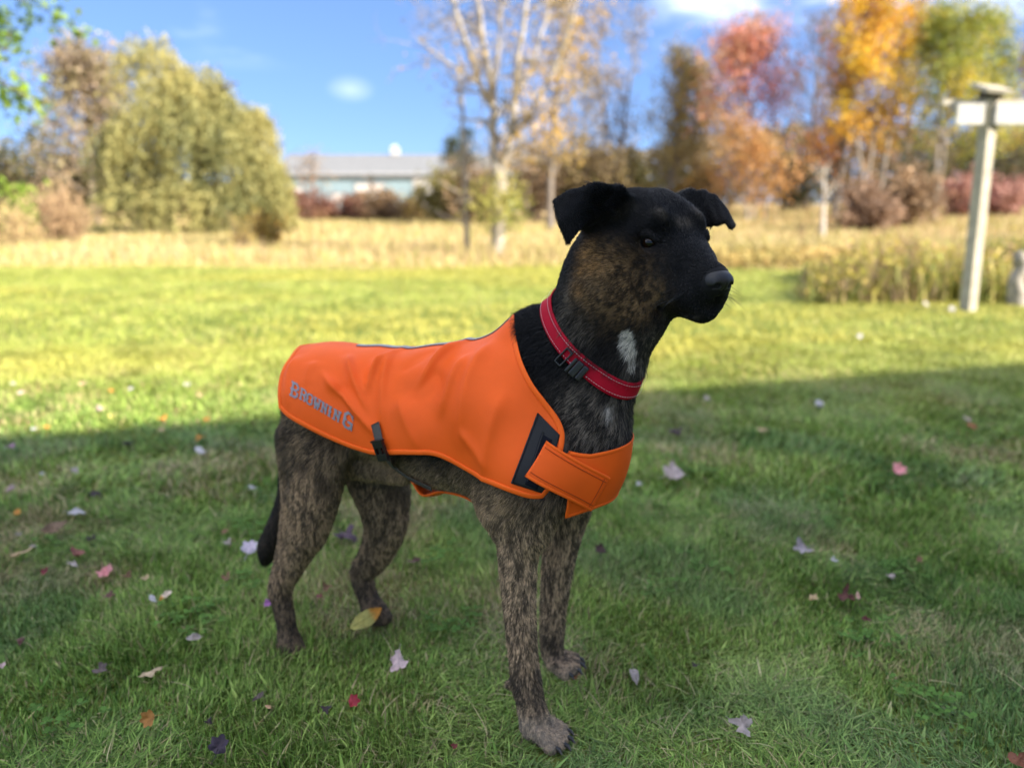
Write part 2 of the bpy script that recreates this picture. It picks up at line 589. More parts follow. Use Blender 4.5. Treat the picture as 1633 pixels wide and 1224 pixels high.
def make_shrub(name, label, x, y, h, rad, n, size, cols, group=None, seed=1, stem=(0.16, 0.11, 0.08), stems=16, flat=1.0, cat='shrub', strands=0.0, cl=0.8):
    """many-stemmed bush: stems fan out of the ground, leaves or twigs fill an uneven dome"""
    rng = np.random.default_rng(seed)
    z0 = float(ground_z(x, y))
    root = empty(name, (x, y, z0))
    tag(root, label, cat, group)
    tb = MB(); tips = []
    for i in range(stems):
        az = rng.random() * 6.283
        e = R(rng.uniform(35, 88))
        L = h * rng.uniform(0.7, 1.05) * (0.6 + 0.4 * math.sin(e))
        d = np.array([math.cos(az) * math.cos(e) * rad / h * 1.2, math.sin(az) * math.cos(e) * rad / h * 1.2, math.sin(e)])
        bp__, br, _ = branch(np.append(rng.normal(0, rad * 0.18, 2), -0.03), d, L, 0.010 + 0.006 * h, 5, rng, 0.14, 0.0)
        tb.tube(bp__, br, 4, stem, cap=False)
        tips += list(bp__[2:])
        for j in range(4):
            q = rng.integers(1, 6)
            sp, sr, _ = branch(bp__[q], rng.normal(size=3) + d * 1.3, L * rng.uniform(0.2, 0.45), 0.005 + 0.003 * h, 2, rng, 0.2, 0.05)
            tb.tube(sp, sr, 3, stem, cap=False)
            tips += list(sp[1:])
    tb.build('stems', m_bark, root, True)
    T = np.array(tips)
    c = T[rng.integers(0, len(T), n)] + rng.normal(0, 0.10 * rad + 0.03, (n, 3))
    c[:, 2] = np.abs(c[:, 2])
    up = None
    if strands:
        up = rng.normal(size=(len(c), 3)) * [0.35, 0.35, 0.3] + [0, 0, 1.0]; up /= np.linalg.norm(up, axis=1)[:, None]
    v, f = quads(c, size, rng, 0.62 if not strands else strands, up)
    mesh_np('foliage', v, f, m_leaf, root, False, fcol=pal(cols, len(c), rng, c, seed, cl))
    return root


def gx_at(px, Y):
    return (px - CX) / FPX * Y * 0.962


# palettes (base colours of the leaves)
OLIVE = [(0.13, 0.13, 0.04), (0.22, 0.20, 0.06), (0.30, 0.25, 0.07)]
WILLOW = [(0.17, 0.18, 0.07), (0.32, 0.30, 0.11), (0.43, 0.38, 0.14)]
GOLD = [(0.22, 0.17, 0.05), (0.42, 0.27, 0.06), (0.55, 0.34, 0.06)]
REDM = [(0.44, 0.28, 0.14), (0.52, 0.24, 0.15), (0.55, 0.19, 0.13)]
ORNG = [(0.28, 0.20, 0.08), (0.42, 0.27, 0.10), (0.48, 0.24, 0.09)]
YELL = [(0.40, 0.32, 0.05), (0.72, 0.48, 0.04), (0.75, 0.42, 0.04)]
GRNY = [(0.16, 0.20, 0.04), (0.30, 0.32, 0.05), (0.52, 0.40, 0.05)]
BRWN = [(0.14, 0.10, 0.06), (0.24, 0.16, 0.09), (0.30, 0.21, 0.12)]
RUSS = [(0.16, 0.08, 0.06), (0.26, 0.12, 0.08), (0.30, 0.18, 0.10)]
TAN = [(0.34, 0.24, 0.13), (0.48, 0.33, 0.19), (0.50, 0.36, 0.20)]
DARK = [(0.035, 0.05, 0.025), (0.06, 0.075, 0.03), (0.10, 0.10, 0.04)]
PALE_BARK, GREY_BARK, DARK_BARK = (0.25, 0.215, 0.175), (0.17, 0.145, 0.12), (0.12, 0.095, 0.075)

# --- the weeping willow
rng = np.random.default_rng(11)
WX, WY = gx_at(300, 30), 30.0
willow = empty('willow_tree', (WX, WY, float(ground_z(WX, WY))))
tag(willow, 'large weeping willow with yellowing drooping leaves at the left of the field', 'tree')
tb = MB()
tp, tr, _ = branch((0.2, 0, -0.1), (0.05, 0, 1), 4.5, 0.34, 8, rng, 0.05, 0.02, 0.5)
tb.tube(tp, tr, 9, GREY_BARK)
anch = []
for i in range(34):
    az, e = rng.random() * 6.283, R(rng.uniform(25, 80))
    L = rng.uniform(1.2, 2.4)
    lp, lr, _ = branch(tp[rng.integers(3, 9)], (math.cos(az) * math.cos(e), math.sin(az) * math.cos(e), math.sin(e)), L, 0.10, 7, rng, 0.14, -0.05)
    tb.tube(lp, lr, 5, GREY_BARK, cap=False)
    anch += list(lp[2:])
tb.build('trunk', m_bark, willow, True)
anch = np.array(anch)
LOB = [(-1.1, 0, 7.1, 1.1), (0.5, 0.2, 6.2, 1.2), (1.4, 0, 5.0, 1.1), (2.5, 0, 4.6, 0.5), (2.7, 0.2, 3.1, 0.8), (-1.9, 0.2, 4.7, 1.1), (-0.3, -0.8, 5.6, 1.7),
       (1.0, -1.2, 4.6, 1.5), (-1.6, -0.9, 4.2, 1.4), (2.2, -0.8, 3.6, 1.1), (-2.1, 0.4, 3.3, 1.0), (-0.2, 0.6, 6.0, 1.4), (2.9, -0.2, 2.0, 0.7), (0.2, -1.6, 2.6, 1.4), (-1.8, -1.2, 2.2, 1.2), (1.8, -1.2, 2.2, 1.2)]
cs, ds, cl_ = [], [], []
for k in range(2100):
    lx, ly, lz, lr = LOB[rng.integers(len(LOB))]
    d = rng.normal(size=3); d[2] = abs(d[2]) * 0.8; d /= np.linalg.norm(d)
    s0 = np.array([lx, ly, lz - lr * 0.9]) + d * lr * rng.uniform(0.55, 1.0) * [1, 1, 0.95]
    Ls = min(rng.uniform(0.6, 2.4), s0[2] - 0.15)
    m_ = int(max(5, Ls / 0.07))
    t_ = np.linspace(0, 1, m_)
    out = d * [1, 1, 0] * 0.5
    pts = s0 + np.outer(np.sin(t_ * 1.5), out) * 0.9 + np.outer(t_ ** 1.2, [0, 0, -Ls]) + rng.normal(0, 0.09, (m_, 3))
    tone = 1.7 * (fbm((s0 * 0.8)[None], 2, 3)[0] - 0.5) + rng.normal(0, 0.12) + 0.42 + 0.25 * (s0[2] - 3.5) / 3.0 + 0.10 * (lx > 1.8)  # sunlit top and right side and dark gaps painted into the leaf tone
    cs.append(pts); cl_.append(np.full(m_, tone))
    dd_ = np.gradient(pts, axis=0); ds.append(dd_ / (np.linalg.norm(dd_, axis=1)[:, None] + 1e-9))
cs, ds, cl_ = np.concatenate(cs), np.concatenate(ds), np.concatenate(cl_)
v, f = quads(cs, 0.165, rng, 0.42, ds + rng.normal(0, 0.45, ds.shape))
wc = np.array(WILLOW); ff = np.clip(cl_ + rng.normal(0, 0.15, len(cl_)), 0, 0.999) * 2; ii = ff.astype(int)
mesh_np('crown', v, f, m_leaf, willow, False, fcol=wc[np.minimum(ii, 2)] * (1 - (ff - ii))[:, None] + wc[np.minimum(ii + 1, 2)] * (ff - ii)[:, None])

make_tree('broadleaf_tree', 'brown half-bare tree standing directly behind the left side of the willow', 'tree', gx_at(145, 37), 37, 7.5, 2.4, 5200, 0.26,
          [(0.24, 0.18, 0.12), (0.34, 0.26, 0.18), (0.30, 0.27, 0.11)], GREY_BARK, seed=3, fork=0.2, limbs=22, sigma=0.45, low=0.0, wmax=0.8)
for i, (px, Y, h, r_, lab) in enumerate(((10, 44, 3.6, 3.0, 'dark olive bush at the left edge of the photo below the sky'), (65, 46, 4.8, 3.4, 'taller dark olive bush between the left edge and the willow'),
                                         (118, 40, 3.6, 2.6, 'dark olive bush against the left foot of the willow'))):
    make_shrub('olive_bush', lab, gx_at(px, Y), Y, h, r_, 2600, 0.26, [(0.07, 0.075, 0.03), (0.13, 0.12, 0.05), (0.22, 0.19, 0.09)], 'olive bushes left of the willow', 20 + i, stems=26)
make_shrub('tan_bush', 'rounded pinkish tan dried bush on the left in front of the willow', gx_at(82, 21), 21, 1.45, 0.95, 2600, 0.13, TAN, None, 31, stem=(0.30, 0.2, 0.13), stems=40, strands=0.3)
make_shrub('tan_bush', 'low pale tan clump of dried weeds at the left edge of the field', gx_at(5, 19), 19, 0.95, 0.8, 1300, 0.12, [(0.40, 0.31, 0.15), (0.5, 0.38, 0.18)], None, 32, stem=(0.30, 0.2, 0.13), stems=30, strands=0.3)
make_shrub('green_bush', 'small bright green bush behind the tan weeds at the left edge', gx_at(14, 24), 24, 1.55, 0.7, 900, 0.16, [(0.20, 0.30, 0.04), (0.30, 0.40, 0.05)], None, 33)
make_shrub('golden_bush', 'small orange and green bush in the field right of the willow', gx_at(427, 19), 19, 0.95, 0.42, 1100, 0.09, [(0.16, 0.17, 0.04), (0.34, 0.22, 0.05), (0.46, 0.25, 0.05)], None, 34)
make_shrub('golden_bush', 'faint yellow weed clump in the field in front of the willow', gx_at(372, 18), 18, 0.7, 0.3, 500, 0.08, [(0.40, 0.30, 0.08), (0.5, 0.38, 0.12)], None, 35, strands=0.3)

# --- brush in front of the barn
for i, (px, Y, h, r_, c_, lab) in enumerate((
        (470, 50, 2.0, 1.7, RUSS, 'dark red brush at the left end of the barn'), (512, 47, 1.3, 1.6, RUSS, 'low dark red brush in front of the barn, beside the first white door'),
        (560, 48, 1.35, 1.5, RUSS, 'reddish brown brush in front of the middle of the barn'), (606, 46, 1.9, 1.3, BRWN, 'tall brown bush with orange tips in front of the barn'),
        (650, 48, 1.05, 1.7, [(0.20, 0.14, 0.06), (0.36, 0.28, 0.08)], 'low yellowish brown brush below the wide white barn door'))):
    make_shrub('brush', lab, gx_at(px, Y), Y, h, r_, 1700, 0.22, c_, 'brush in front of the barn', 40 + i, stem=(0.15, 0.08, 0.06), stems=34)
make_tree('bare_tree', 'thin leafless sapling beside the left end of the barn roof', 'tree', gx_at(458, 55), 55, 7.5, 1.0, 0, 0.2, BRWN, GREY_BARK, seed=50, limbs=10, r0=0.06)
make_tree('bare_tree', 'small dark bare tree in front of the first white barn door', 'tree', gx_at(497, 52), 52, 4.4, 1.3, 260, 0.2, BRWN, DARK_BARK, seed=51, limbs=12, fork=0.35)

# --- the barn
BY = 92.0
bz = float(ground_z(gx_at(640, BY), BY))
mpp = BY / FPX
barn = empty('barn', (gx_at(640, BY), BY, bz))
tag(barn, 'long pale blue metal barn with grey roof and white doors beyond the field', 'barn')
m_blue = mat('pale_blue_siding', (0.20, 0.28, 0.315), 0.5, 0.4, noise=0.05, nscale=0.5)
m_bwhite = mat('white_barn_paint', (0.52, 0.51, 0.49), 0.5, 0.4)
m_broof = mat('grey_metal_roof', (0.18, 0.185, 0.19), 0.95, 0.05, noise=0.06, nscale=0.8)


def bx(px): return (px - 640) * mpp


EAVE, RIDGE, BL, BR, BD = 4.2, 6.7, bx(452), bx(838), 11.0
sb_ = MB()
xs = np.arange(BL, BR, 1.1)
for k, x in enumerate(xs):
    w_ = min(1.1, BR - x)
    sb_.box((x + w_ / 2, 0.1, EAVE / 2 - 0.1), (w_ - 0.004, 0.2, EAVE))
sb_.build('front_wall', m_blue, barn)
for x in (BL + 0.1, BR - 0.1):
    v = np.array([[x - .1, .21, -0.3], [x + .1, .21, -0.3], [x - .1, BD, -0.3], [x + .1, BD, -0.3], [x - .1, .21, EAVE - 0.1], [x + .1, .21, EAVE - 0.1], [x - .1, BD, EAVE - 0.1], [x + .1, BD, EAVE - 0.1], [x - .1, BD / 2, RIDGE - 0.15], [x + .1, BD / 2, RIDGE - 0.15]])
    mesh_np('gable_wall', v, [np.array([[0, 2, 3, 1], [0, 1, 5, 4], [2, 6, 7, 3], [4, 5, 9, 8], [8, 9, 7, 6], [0, 4, 6, 2], [1, 3, 7, 5]]), np.array([[4, 8, 6], [5, 7, 9]])], m_blue, barn, False)
for sg in (0, 1):
    run, rise = BD / 2 + 0.5, (RIDGE - EAVE) * (BD / 2 + 0.5) / (BD / 2)
    ang = math.atan2(rise, run) * (1 if sg == 0 else -1)
    Rr = np.array([[1, 0, 0], [0, math.cos(ang), -math.sin(ang)], [0, math.sin(ang), math.cos(ang)]])
    cy_ = BD / 2 - run / 2 if sg == 0 else BD / 2 + run / 2
    rb_ = MB(); rb_.box(((BL + BR) / 2, cy_, RIDGE - rise / 2), (BR - BL + 0.8, math.hypot(run, rise), 0.12), Rr)
    for x in np.arange(BL, BR, 1.1):
        rb_.box((x, cy_, RIDGE - rise / 2 + 0.08), (0.08, math.hypot(run, rise) - 0.02, 0.06), Rr)
    rb_.build('roof', m_broof, barn)
for (x0, x1, z1, lab) in ((470, 484, 2.9, None), (533, 545, 2.2, None), (568, 613, 3.3, 'wide white sliding door'), (657, 696, 3.8, 'tall white door at the right')):
    db = MB(); db.box((bx((x0 + x1) / 2), -0.06, z1 / 2 - 0.1), ((x1 - x0) * mpp, 0.10, z1))
    d_ = db.build('door', m_bwhite, barn)
    if lab: d_['label'] = lab
    db = MB(); db.box((bx((x0 + x1) / 2), -0.13, z1 - 0.1), ((x1 - x0) * mpp + 0.3, 0.08, 0.14)); db.build('door_track', m_broof, d_)
fb = MB(); fb.box(((BL + BR) / 2, -0.03, EAVE + 0.0), (BR - BL, 0.16, 0.18)); fb.build('eave_trim', m_bwhite, barn)
cb_ = MB(); cb_.box((bx(620), BD / 2, RIDGE + 0.35), (0.95, 0.95, 0.7))
cu = cb_.build('cupola', m_bwhite, barn)
v = np.array([[-.65, -.65, 0], [.65, -.65, 0], [.65, .65, 0], [-.65, .65, 0], [0, 0, .45]]) + [bx(620), BD / 2, RIDGE + 0.70]
mesh_np('cupola_roof', v, [np.array([[0, 3, 2, 1]]), np.array([[0, 1, 4], [1, 2, 4], [2, 3, 4], [3, 0, 4]])], m_bwhite, cu, False)

# --- the big bare tree in the middle
def fork_tree():
    rng = np.random.default_rng(77)
    X, Y = gx_at(794, 15.6) * 1.02, 15.6
    root = empty('bare_tree', (X, Y, float(ground_z(X, Y))))
    tag(root, 'big pale forked tree with few golden leaves rising out of the picture behind the dog', 'tree')
    k = Y / FPX
    bark = (0.34, 0.30, 0.245)
    tb = MB(); tips = []

    def limb(pp, r0, r1, n=5):
        c = np.array([((x - 794) * k * 1.005, d, (412 - y) * k * 1.05) for x, y, d in pp])
        c = catmull(c, 4)
        c = c + rng.normal(0, 0.012, c.shape)
        r = np.linspace(r0, r1, len(c))
        tb.tube(c, r, 9 if r0 > .05 else 6, bark)
        return c, r
    L = [limb([(795, 416, 0), (795, 370, 0), (796, 330, 0), (797, 295, 0)], 0.155, 0.125),
         limb([(797, 297, 0), (788, 255, 0.1), (787, 205, 0.2), (784, 165, 0.3), (772, 100, 0.4), (760, 20, 0.5), (752, -70, 0.5)], 0.105, 0.03),
         limb([(797, 297, 0), (812, 250, -0.1), (820, 190, -0.2), (824, 140, -0.3), (838, 60, -0.3), (850, -40, -0.4)], 0.085, 0.025),
         limb([(786, 200, 0.2), (765, 160, 0.1), (745, 105, -0.1), (728, 50, -0.2), (712, 0, -0.3), (695, -50, -0.4)], 0.06, 0.025),
         limb([(787, 190, 0.2), (760, 165, -0.2), (730, 150, -0.5), (698, 130, -0.7), (682, 118, -0.8)], 0.045, 0.012),
         limb([(820, 190, -0.2), (842, 150, 0.2), (862, 90, 0.5), (880, 20, 0.8), (892, -50, 1.0)], 0.05, 0.02),
         limb([(814, 240, 0), (835, 225, -0.5), (858, 190, -0.8), (880, 150, -1.0), (905, 80, -1.2), (925, 10, -1.3)], 0.05, 0.015),
         limb([(800, 290, 0), (815, 270, 0.3), (840, 265, 0.6), (868, 270, 0.8)], 0.035, 0.01),
         limb([(784, 165, 0.3), (795, 110, 0.6), (800, 50, 0.8), (805, -30, 1.0)], 0.045, 0.02),
         limb([(772, 100, 0.4), (740, 70, 0.8), (715, 60, 1.0), (690, 75, 1.2)], 0.03, 0.008),
         limb([(745, 412, 0.5), (742, 330, 0.5), (740, 250, 0.4), (738, 190, 0.5), (735, 120, 0.6)], 0.06, 0.02)]
    for c, r in L[1:]:
        nb = 21
        for i in range(nb):
            q = rng.integers(2, len(c) - 1)
            d = rng.normal(size=3) * [1, 1, 0.7] + [0.15 * np.sign(c[q, 0] + 0.3), 0, 0.45]
            ln_ = rng.uniform(0.35, 1.1)
            sp, sr, _ = branch(c[q], d, ln_, max(0.008, r[q] * 0.45), 4, rng, 0.2, 0.08)
            tb.tube(sp, sr, 4, bark, cap=False)
            tips += list(sp[1:])
            for j in range(4):
                tp_, tr_, _ = branch(sp[rng.integers(1, 5)], rng.normal(size=3) + d * 0.8, ln_ * rng.uniform(0.3, 0.7), 0.006, 3, rng, 0.25, 0.05)
                tb.tube(tp_, tr_, 3, (0.26, 0.21, 0.17), cap=False)
                tips += list(tp_[1:])
    tb.build('trunk', m_bark, root, True)
    T = np.array(tips)
    w = ss(-0.2, 0.9, T[:, 0]) * 1.0 + 0.12 * (T[:, 2] > 3.0) + 0.06
    c = T[rng.choice(len(T), 1600, p=w / w.sum())] + rng.normal(0, 0.14, (1600, 3))
    v, f = quads(c, 0.085, rng)
    mesh_np('crown', v, f, m_leaf, root, False, fcol=pal(GOLD, len(c), rng, c, 5, 1.2))
    # ivy and suckers round the lower trunk
    a = rng.normal(size=(1500, 3)) * [0.26, 0.24, 0.30] + [0.02, -0.05, 0.98]
    v, f = quads(a, 0.075, rng)
    mesh_np('trunk_vine', v, f, m_leaf, root, False, fcol=pal([(0.16, 0.19, 0.04), (0.34, 0.34, 0.08), (0.40, 0.36, 0.10)], len(a), rng, a, 8, 2.0))
    return root


fork_tree()
make_tree('golden_tree', 'golden leaved tree behind the right side of the big forked tree', 'tree', gx_at(880, 34), 34, 10.5, 2.3, 1500, 0.20, GOLD, GREY_BARK, seed=60, fork=0.2, limbs=20, sigma=0.35)
make_tree('conifer', 'small dark evergreen between the barn and the big forked tree', 'tree', gx_at(716, 60), 60, 6.2, 1.3, 1500, 0.24, DARK, DARK_BARK, seed=61, fork=0.08, limbs=26, sigma=0.25, low=-0.2, elev=(-10, 20), up=0.0)
make_tree('conifer', 'dark evergreen just left of the big forked trunk', 'tree', gx_at(745, 58), 58, 6.6, 1.1, 1400, 0.24, DARK, DARK_BARK, seed=62, fork=0.08, limbs=26, sigma=0.25, low=-0.2, elev=(-10, 20), up=0.0)
for i, (px, Y, h, r_, c_, lab) in enumerate((
        (700, 44, 2.6, 1.3, OLIVE, 'olive brush right of the tall white barn door'), (755, 42, 2.8, 1.5, BRWN, 'brown brush behind the foot of the big forked tree'),
        (850, 44, 4.6, 2.0, BRWN, 'tall dark brown thicket right of the big forked trunk'), (900, 46, 4.2, 2.0, OLIVE, 'olive thicket just left of the dog ear'),
        (945, 44, 4.6, 2.0, [(0.16, 0.12, 0.06), (0.30, 0.22, 0.09)], 'yellow brown thicket behind the dog ear'), (1010, 47, 3.6, 2.2, OLIVE, 'olive thicket behind the dog head'))):
    make_shrub('thicket', lab, gx_at(px, Y), Y, h, r_, 2000, 0.24, c_, 'thicket along the far edge of the field', 70 + i, stem=(0.11, 0.08, 0.06), stems=30)

# --- the autumn trees on the right
TL_ = 'autumn trees on the right'
make_tree('bare_tree', 'tall grey almost leafless tree above the dog ears', 'tree', gx_at(985, 46), 46, 12.2, 2.2, 1100, 0.24, [(0.26, 0.20, 0.12), (0.36, 0.27, 0.16)], GREY_BARK, TL_, 80, fork=0.25, limbs=24, stems=2)
make_tree('bare_tree', 'slim grey bare tree just left of the tall grey tree', 'tree', gx_at(935, 50), 50, 9.6, 2.3, 700, 0.24, [(0.28, 0.22, 0.12), (0.38, 0.29, 0.15)], GREY_BARK, TL_, 78, fork=0.2, limbs=24)
make_tree('bare_tree', 'thin tan half bare tree between the dull gold tree and the red maple', 'tree', gx_at(1122, 50), 50, 9.4, 2.4, 1300, 0.24, [(0.30, 0.23, 0.11), (0.42, 0.30, 0.14)], GREY_BARK, TL_, 79, fork=0.2, limbs=24)
make_tree('golden_tree', 'dull gold tree with dark gaps just right of the tall grey tree', 'tree', gx_at(1068, 45), 45, 9.6, 2.4, 3200, 0.25, [(0.16, 0.13, 0.06), (0.27, 0.21, 0.08), (0.36, 0.27, 0.08)], GREY_BARK, TL_, 81, fork=0.15, limbs=26, sigma=0.4, low=0.0)
make_tree('conifer', 'dark evergreen hidden behind the dull gold tree', 'tree', gx_at(1092, 52), 52, 7.0, 1.5, 1700, 0.26, DARK, DARK_BARK, TL_, 82, fork=0.08, limbs=26, sigma=0.3, low=-0.2, elev=(-10, 20), up=0.0)
make_tree('red_maple', 'red and pink leaved maple, the reddest tree on the right', 'tree', gx_at(1205, 42), 42, 9.8, 3.1, 4600, 0.24, REDM, PALE_BARK, TL_, 83, fork=0.35, limbs=28, sigma=0.50, low=0.25, stems=2)
make_tree('orange_tree', 'low orange leaved tree below the red maple', 'tree', gx_at(1160, 38), 38, 4.9, 2.0, 1300, 0.20, ORNG, PALE_BARK, TL_, 84, fork=0.2, limbs=18, sigma=0.35)
make_tree('orange_tree', 'small bright orange tree between the red maple and the yellow tree', 'tree', gx_at(1228, 37), 37, 3.6, 1.5, 1500, 0.20, [(0.44, 0.28, 0.10), (0.54, 0.27, 0.10)], GREY_BARK, TL_, 85, fork=0.2, limbs=16, sigma=0.3)
make_tree('orange_tree', 'tall orange brown tree touching the top of the photo left of the yellow tree', 'tree', gx_at(1338, 41), 41, 12.0, 2.2, 4200, 0.24, [(0.26, 0.17, 0.06), (0.46, 0.25, 0.06), (0.62, 0.22, 0.06)], GREY_BARK, TL_, 86, fork=0.15, limbs=28, sigma=0.4, low=0.0)
make_tree('yellow_tree', 'tall bright yellow tree with thin pale trunks', 'tree', gx_at(1392, 39), 39, 11.5, 1.7, 4400, 0.22, YELL, PALE_BARK, TL_, 87, fork=0.3, limbs=26, sigma=0.36, low=0.2, stems=3, keep=lambda c: c[:, 2] > 3.4)
make_tree('bare_tree', 'hazy grey bare tree behind the red maple and the yellow tree', 'tree', gx_at(1290, 58), 58, 13.5, 2.8, 900, 0.26, BRWN, GREY_BARK, TL_, 88, fork=0.25, limbs=22)
make_tree('bare_tree', 'grey bare tree with pinkish twigs between the yellow tree and the green gold tree', 'tree', gx_at(1445, 56), 56, 15.0, 2.6, 1300, 0.26, [(0.40, 0.24, 0.16), (0.45, 0.30, 0.20)], GREY_BARK, TL_, 89, fork=0.25, limbs=22)
make_tree('green_gold_tree', 'broad green and gold tree with a forked pale trunk left of the wooden post', 'tree', gx_at(1492, 40), 40, 10.2, 2.9, 6200, 0.24, GRNY, PALE_BARK, TL_, 90, fork=0.28, limbs=30, sigma=0.42, low=0.15, stems=2)
make_tree('green_gold_tree', 'green and gold tree behind the top of the wooden post', 'tree', gx_at(1578, 44), 44, 11.0, 2.4, 3600, 0.24, GRNY, GREY_BARK, TL_, 91, fork=0.2, limbs=24, sigma=0.4)
make_tree('red_tree', 'rust red tree at the right edge of the photo', 'tree', gx_at(1640, 55), 55, 11.0, 2.2, 2600, 0.26, [(0.30, 0.18, 0.08), (0.44, 0.20, 0.12)], GREY_BARK, TL_, 92, fork=0.15, limbs=22, sigma=0.4)
make_tree('dead_tree', 'small pale dead tree with broken limbs in front of the yellow tree', 'tree', gx_at(1322, 26), 26, 2.6, 0.9, 0, 0.1, BRWN, (0.5, 0.45, 0.38), None, 93, fork=0.45, limbs=6, r0=0.10, twigs=2)
for i, (px, Y, h, r_, c_, lab) in enumerate((
        (1130, 46, 3.2, 2.0, [(0.2, 0.14, 0.05), (0.36, 0.22, 0.06)], 'golden brown thicket left of the red maple trunk'), (1270, 50, 4.0, 2.4, DARK, 'dark thicket between the red maple and the orange trees'),
        (1385, 31, 1.7, 1.5, [(0.22, 0.14, 0.09), (0.34, 0.22, 0.14)], 'rounded brown bush in front of the yellow tree'), (1440, 34, 2.3, 1.6, [(0.25, 0.17, 0.10), (0.42, 0.28, 0.16)], 'tan bush at the foot of the forked pale trunk'),
        (1470, 52, 5.0, 3.0, DARK, 'dark evergreen thicket left of the wooden post'), (1560, 54, 5.4, 3.2, DARK, 'dark evergreen thicket behind the wooden post'), (1625, 52, 5.0, 3.0, DARK, 'dark evergreen thicket at the right edge'),
        (1540, 42, 1.9, 1.3, [(0.40, 0.20, 0.17), (0.48, 0.28, 0.22)], 'dusty pink bush left of the wooden post'), (1608, 42, 1.8, 1.5, [(0.40, 0.20, 0.17), (0.48, 0.28, 0.22)], 'dusty pink bush right of the wooden post'))):
    make_shrub('thicket', lab, gx_at(px, Y), Y, h, r_, 2000, 0.22, c_, 'thicket along the far edge of the field', 100 + i, stem=(0.13, 0.09, 0.06), stems=30)

# --- far woods, one mass
rng = np.random.default_rng(5)
nfw = 26000
fx = rng.uniform(-60, 95, nfw); fy = rng.uniform(105, 125, nfw)
top = 3.0 + 6.5 * fbm(np.stack([fx * 0.09, fx * 0, fx * 0], 1), 3, 4) * (0.35 + 0.65 * ss(-12, 14, fx)) + 4.0 * ss(10, 30, fx)
fz = ground_z(fx, fy) + top * rng.random(nfw) ** 0.8
c = np.stack([fx, fy, fz], 1)
v, f = quads(c, 0.9, rng)
fw = mesh_np('far_woods', v, f, m_leaf, None, False, fcol=pal([(0.12, 0.10, 0.06), (0.20, 0.16, 0.08), (0.28, 0.18, 0.10)], nfw, rng, c, 9, 0.12))
tag(fw, 'distant brown woods beyond the field and barn', 'woods', kind='stuff')

# --- overhanging branch of a green tree at the upper left
def near_tree():
    rng = np.random.default_rng(15)
    X, Y = -8.05, 9.6
    root = empty('green_tree', (X, Y, 0))
    tag(root, 'bright green tree whose leaves hang into the upper left corner', 'tree')
    tb = MB(); tips = []
    tp, tr, _ = branch((0, 0, -0.1), (0.05, 0, 1), 6.4, 0.2, 8, rng, 0.05, 0.02, 0.3)
    tb.tube(tp, tr, 9, DARK_BARK)
    ends = [(2.45, -0.1, 3.2), (2.35, -0.2, 2.55), (2.1, 0.5, 2.2), (2.6, 0.3, 3.9), (1.4, -1.2, 4.6), (-1.6, 0.4, 4.4), (-1.0, 1.5, 5.2), (0.6, 1.4, 5.6), (0.2, -0.3, 6.8), (1.8, 0.9, 5.4), (-1.2, -1.2, 3.6), (2.2, -0.7, 4.3)]
    for e in ends:
        b0 = tp[int(rng.integers(3, 7))]
        q = catmull(np.array([b0, (b0 + e) / 2 + [0, 0, 0.35], e]), 5) + rng.normal(0, 0.02, (11, 3))
        tb.tube(q, np.linspace(0.05, 0.012, 11), 5, DARK_BARK)
        for j in range(14):
            sp, sr, _ = branch(q[rng.integers(3, 11)], rng.normal(size=3), rng.uniform(0.3, 0.8), 0.010, 3, rng, 0.2, -0.05)
            tb.tube(sp, sr, 3, DARK_BARK, cap=False)
            tips += list(sp[1:])
    tb.build('trunk', m_bark, root, True)
    T = np.array(tips)
    c = T[rng.integers(0, len(T), 12000)] + rng.normal(0, 0.12, (12000, 3))
    v, f = quads(c, 0.10, rng, 0.75)
    mesh_np('crown', v, f, m_leaf, root, False, fcol=pal([(0.10, 0.17, 0.025), (0.20, 0.30, 0.035), (0.30, 0.36, 0.05)], len(c), rng, c, 6, 1.2))


near_tree()

# ================================================================== post with boards
m_wood = mat('weathered_wood', (0.36, 0.325, 0.255), 0.85, 0.2, noise=0.25, nscale=12, bump=0.4, bscale=60)
m_wwhite = mat('flaking_white_board', (0.46, 0.445, 0.41), 0.75, 0.25, noise=0.2, nscale=9, bump=0.3, bscale=50)
pb = on_ground(1543, 496)
PY = pb[1]
pt_ = at(1580, 150, PY)
post = empty('wooden_post', (pb[0], pb[1], 0))
tag(post, 'tall weathered wooden post with white crossboards and a small roof cap', 'post')
ax_ = pt_ - pb; ln_ = np.linalg.norm(ax_); ax_ /= ln_
ex = np.array([0.93, 0.36, 0.0]); ex -= ax_ * (ex @ ax_); ex /= np.linalg.norm(ex)
Rp = np.stack([ex, np.cross(ax_, ex), ax_], 1)
b_ = MB(); b_.box(ax_ * (ln_ / 2 - 0.05), (0.092, 0.092, ln_ + 0.1), Rp, bev=0.006); b_.build('post', m_wood, post)
kx = PY / FPX
Rw = np.stack([np.array([1.0, 0, 0.0]), np.array([0, 1.0, 0]), np.array([0, 0, 1.0])], 1)


def pw(px, py, dy=0.0):
    return at(px, py, PY + dy) - np.array([pb[0], pb[1], 0])


